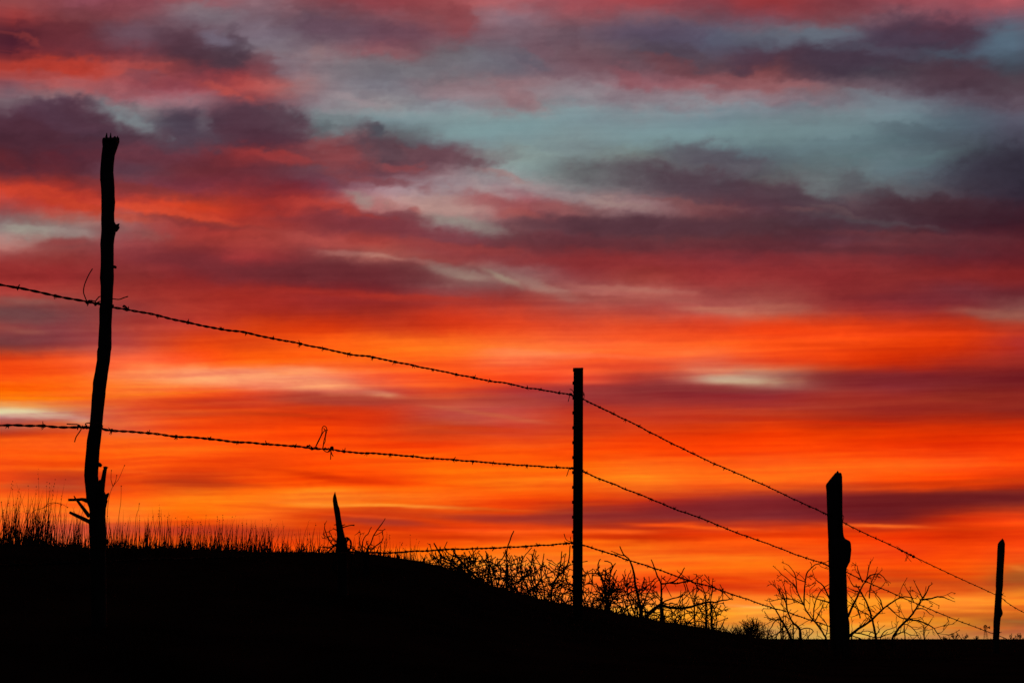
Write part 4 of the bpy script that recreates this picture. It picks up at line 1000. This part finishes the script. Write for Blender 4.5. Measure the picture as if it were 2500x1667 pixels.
# ------------------------------------------------------------------ windmill
def windmill():
    D = 1100.0; s = px(D)
    hub = P(2405, 1531, D); x0, z0 = hub.x, hub.z
    root = empty('farm_windmill', (x0, D, 0)); tag(root, 'tiny farm windmill far away on the horizon, its tail pointing right', 'windmill')
    t = MB(); H = z0 - .6; b = 1.5; tp = .25
    for (sx, sy) in ((1, 1), (1, -1), (-1, 1), (-1, -1)):
        t.tube([(x0 + sx * b, D + sy * b, 0), (x0 + sx * tp, D + sy * tp, H)], .11, 5)
    for k in range(5):
        z = H * (k + 1) / 6; w_ = b + (tp - b) * z / H; z2 = H * (k + 2) / 6; w2 = b + (tp - b) * z2 / H
        for sy in (1, -1):
            t.tube([(x0 - w_, D + sy * w_, z), (x0 + w_, D + sy * w_, z)], .05, 4)
            if k < 4: t.tube([(x0 - w_, D + sy * w_, z), (x0 + w2, D + sy * w2, z2)], .04, 4)
        for sx in (1, -1): t.tube([(x0 + sx * w_, D - w_, z), (x0 + sx * w_, D + w_, z)], .05, 4)
    t.build('tower', M_STEEL, root)
    wrot = Matrix.Rotation(math.radians(22), 3, 'Z')
    def W(r, a, off=0): return Vector((x0, D - .8, z0)) + wrot @ Vector((math.cos(a) * r, off, math.sin(a) * r))
    wheel = MB(); R = 6.3 * s
    for rr in (R * .98, R * .42):
        wheel.tube([W(rr, 2 * math.pi * i / 36) for i in range(37)], .06, 4)
    for k in range(6): wheel.tube([W(0, k * math.pi / 3), W(R * .42, k * math.pi / 3)], .05, 4)
    for k in range(18):
        a0 = 2 * math.pi * k / 18; a1 = a0 + .24
        v = [W(R * .45, a0, -.08), W(R * .45, a1, .08), W(R, a1, .12), W(R, a0, -.12)]
        n = Vector((0, .03, 0)); bse = len(wheel.v)
        wheel.v += [p for p in v] + [p + n for p in v]
        for q in ((0, 1, 2, 3), (7, 6, 5, 4), (0, 4, 5, 1), (1, 5, 6, 2), (2, 6, 7, 3), (3, 7, 4, 0)): wheel.f.append(tuple(bse + i for i in q))
    wheel.blob(Vector((x0, D - .5, z0)), .45, 3, 8)
    wheel.build('wheel', M_STEEL, root)
    v = MB(); v.tube([(x0, D - .3, z0), (x0 + 10 * s, D + .6, z0)], .08, 5)
    e = len(v.v)
    for dy in (0, .05):
        for (ax, az) in ((7 * s, .25), (12.5 * s, 1.15), (12.5 * s, -1.15), (7 * s, -.25)): v.v.append(Vector((x0 + ax, D + .4 + dy + ax * .05, z0 + az)))
    for q in ((0, 1, 2, 3), (7, 6, 5, 4), (0, 4, 5, 1), (1, 5, 6, 2), (2, 6, 7, 3), (3, 7, 4, 0)): v.f.append(tuple(e + i for i in q))
    v.build('tail_vane', M_STEEL, root)
windmill()

# ------------------------------------------------------------------ grass
def stem(mb, x, D, hpx, wpx=2.2, lean=0.0, seed=False):
    c = P(x, 1400, D); gz = ground(c.x, D)
    s = px(D); d = Vector((math.sin(lean), ru(-.12, .12), math.cos(lean))).normalized()
    h = hpx * s
    bend = Vector((lean * .5 + ru(-.10, .10), ru(-.1, .1), 0))
    mb.blade(Vector((c.x, D, gz - .01)), d, Vector((1, ru(-.5, .5), 0)).normalized(), h, wpx * s, bend)
    if seed:
        tip = Vector((c.x, D, gz - .01)) + d * h + bend * h
        for q in range(random.choice((1, 2, 3))):
            mb.blob(tip - d * h * .06 * q + Vector((ru(-1, 1), 0, 0)) * s * 1.2, ru(.6, 1.25) * s, seed=q, n=4, squash=(1, 1, 1.6))
gr = MB()
def ridge(x): return float(np.interp(math.atan2(ray(x, 1400).x, 1), _raz, _rr)) * math.cos(math.atan2(ray(x, 1400).x, 1))
for i in range(3300):                       # tall stems along the crest
    x = ru(-420, 660)
    dens = 1.0 if x < 170 else (.85 if x < 470 else .6)
    clump = .5 + .5 * math.sin(x * .11) * math.sin(x * .037 + 1)
    if rnd() > dens * (.35 + .65 * clump): continue
    tall = 175 if x < 140 else (112 if x < 400 else 92)
    h = tall * (.2 + .8 * rnd() ** 1.9)
    stem(gr, x, ridge(x) + ru(-.5, .9), h, ru(1.1, 2.3), random.gauss(0, .07), rnd() < .12)
for (cx, n, w_, hh) in ((75, 34, 13, 100), (112, 16, 5, 90), (30, 16, 12, 90), (8, 12, 6, 110), (300, 10, 5, 80), (360, 10, 5, 85), (410, 10, 6, 80), (455, 12, 8, 80), (555, 14, 6, 78), (500, 8, 6, 60), (732, 9, 5, 60), (700, 6, 4, 50), (635, 8, 8, 65), (655, 6, 4, 60), (600, 7, 5, 50)):
    for i in range(n): stem(gr, cx + random.gauss(0, w_), ridge(cx) + ru(-.3, .3), hh * ru(.35, 1.1), ru(1.3, 2.4), random.gauss(0, .09), rnd() < .3)
for (x, h, l) in ((89, 195, -.01), (56, 160, .02), (41, 150, .12), (35, 158, -.05), (110, 160, .0), (70, 150, .02), (178, 130, .1), (730, 92, .1), (759, 78, .02), (660, 80, .2), (790, 60, 0), (935, 66, .02), (1001, 68, 0), (1010, 60, .15), (650, 78, .05), (386, 118, .02), (360, 92, 0), (385, 85, 0), (403, 88, 0), (563, 96, .0), (549, 90, .12), (474, 80, -.1)):
    stem(gr, x, ridge(x) + ru(-.2, .2), h, 1.9, l, True)
for i in range(5200):                       # short turf that roughens the skyline of the slope
    x = ru(-500, 1900)
    R = ridge(x)
    stem(gr, x, R + random.gauss(0, .28), ru(5, 16) * (1.3 if x < 500 else (.75 if x > 950 else 1)), ru(1.8, 3.6), random.gauss(0, .4))
for i in range(5000):                       # the slope facing the viewer
    x = ru(-500, 2000); R = ridge(x)
    D = ru(3.2, R)
    stem(gr, x, D, ru(10, 38), ru(1.8, 3.4), random.gauss(0, .35), rnd() < .05)
for i in range(2500):                       # the flat beyond
    D = 12 * (6 ** rnd()); x = ru(1500, 2900)
    stem(gr, x, D, ru(4, 12), ru(1.5, 3), random.gauss(0, .4))
for i in range(2600):                       # weeds along the skyline of the flat and the slope's end
    x = ru(1650, 2700); D = ru(14, 60)
    if x > 2100 and rnd() < .4: continue
    if math.sin(x * .021) + .6 * math.sin(x * .057 + 2) < ru(-1.2, 1.2): continue
    stem(gr, x, D, ru(4, 12) + (64 - D) * 0, ru(1.2, 2.2), random.gauss(0, .35))
for i in range(700):                        # rank grass round the foot of the knobbed post and the thorn bushes
    x = random.choice((ru(1860, 2330), random.gauss(2048, 45))); D = ru(7.5, 11)
    stem(gr, x, D, ru(12, 46), ru(1.4, 2.6), random.gauss(0, .3), rnd() < .2)
for i in range(170):                        # lone taller stalks thinning towards the stump and beyond it
    x = 470 + 560 * rnd() ** 1.2
    stem(gr, x, ridge(x) + ru(-.3, .5), ru(30, 92) * (1 if x < 800 else .7), ru(1.2, 2.0), random.gauss(0, .09), rnd() < .3)
o = gr.build('grass', M_GRASS)
tag(o, 'dry grass and stems covering the dark slope and its crest', 'grass', kind='stuff')

# single dry weeds near the tall post
def weed(label, runs, D, r=.0011):
    c = P(runs[0][0][0], runs[0][0][1], D); g = ground(c.x, D)
    root = empty('dry_weed', (c.x, D, g)); tag(root, label, 'weed', 'dry weeds beside the tall crooked post')
    m = MB(); s_ = MB()
    for j, run in enumerate(runs):
        cps = [P(x, y, D) for (x, y) in run]
        if j == 0: cps = [Vector((c.x - .005, D, g - .01))] + cps
        p = smooth_path(cps, .01); n = len(p)
        m.tube(p, [r * (1 - .5 * i / n) for i in range(n)], 5)
        s_.blob(cps[-1], 1.5 * px(D), 2, 6)
    m.build('stalk', M_GRASS, root); s_.build('seed_head', M_TWIG, root)
weed('tall forked weed with round seed heads just right of the crooked post', [[(258, 1330), (264, 1230), (274, 1190), (288, 1172), (298, 1150), (304, 1136)], [(276, 1187), (271, 1170), (272, 1148)], [(276, 1187), (283, 1172), (285, 1160)]], 4.6)
weed('single straight weed with one seed head, second to the right of the crooked post', [[(285, 1330), (290, 1262), (295, 1225), (296, 1186)]], 4.8)
weed('pale thin weed with a flat seed head, third to the right of the crooked post', [[(328, 1330), (332, 1262), (338, 1245), (340, 1229)]], 5.4)
weed('arching weed stalks bending over the grass left of the crooked post', [[(60, 1330), (75, 1255), (105, 1240), (140, 1227), (165, 1238)], [(105, 1240), (120, 1228), (133, 1226), (150, 1232)], [(20, 1330), (10, 1270), (3, 1225)]], 5.0)
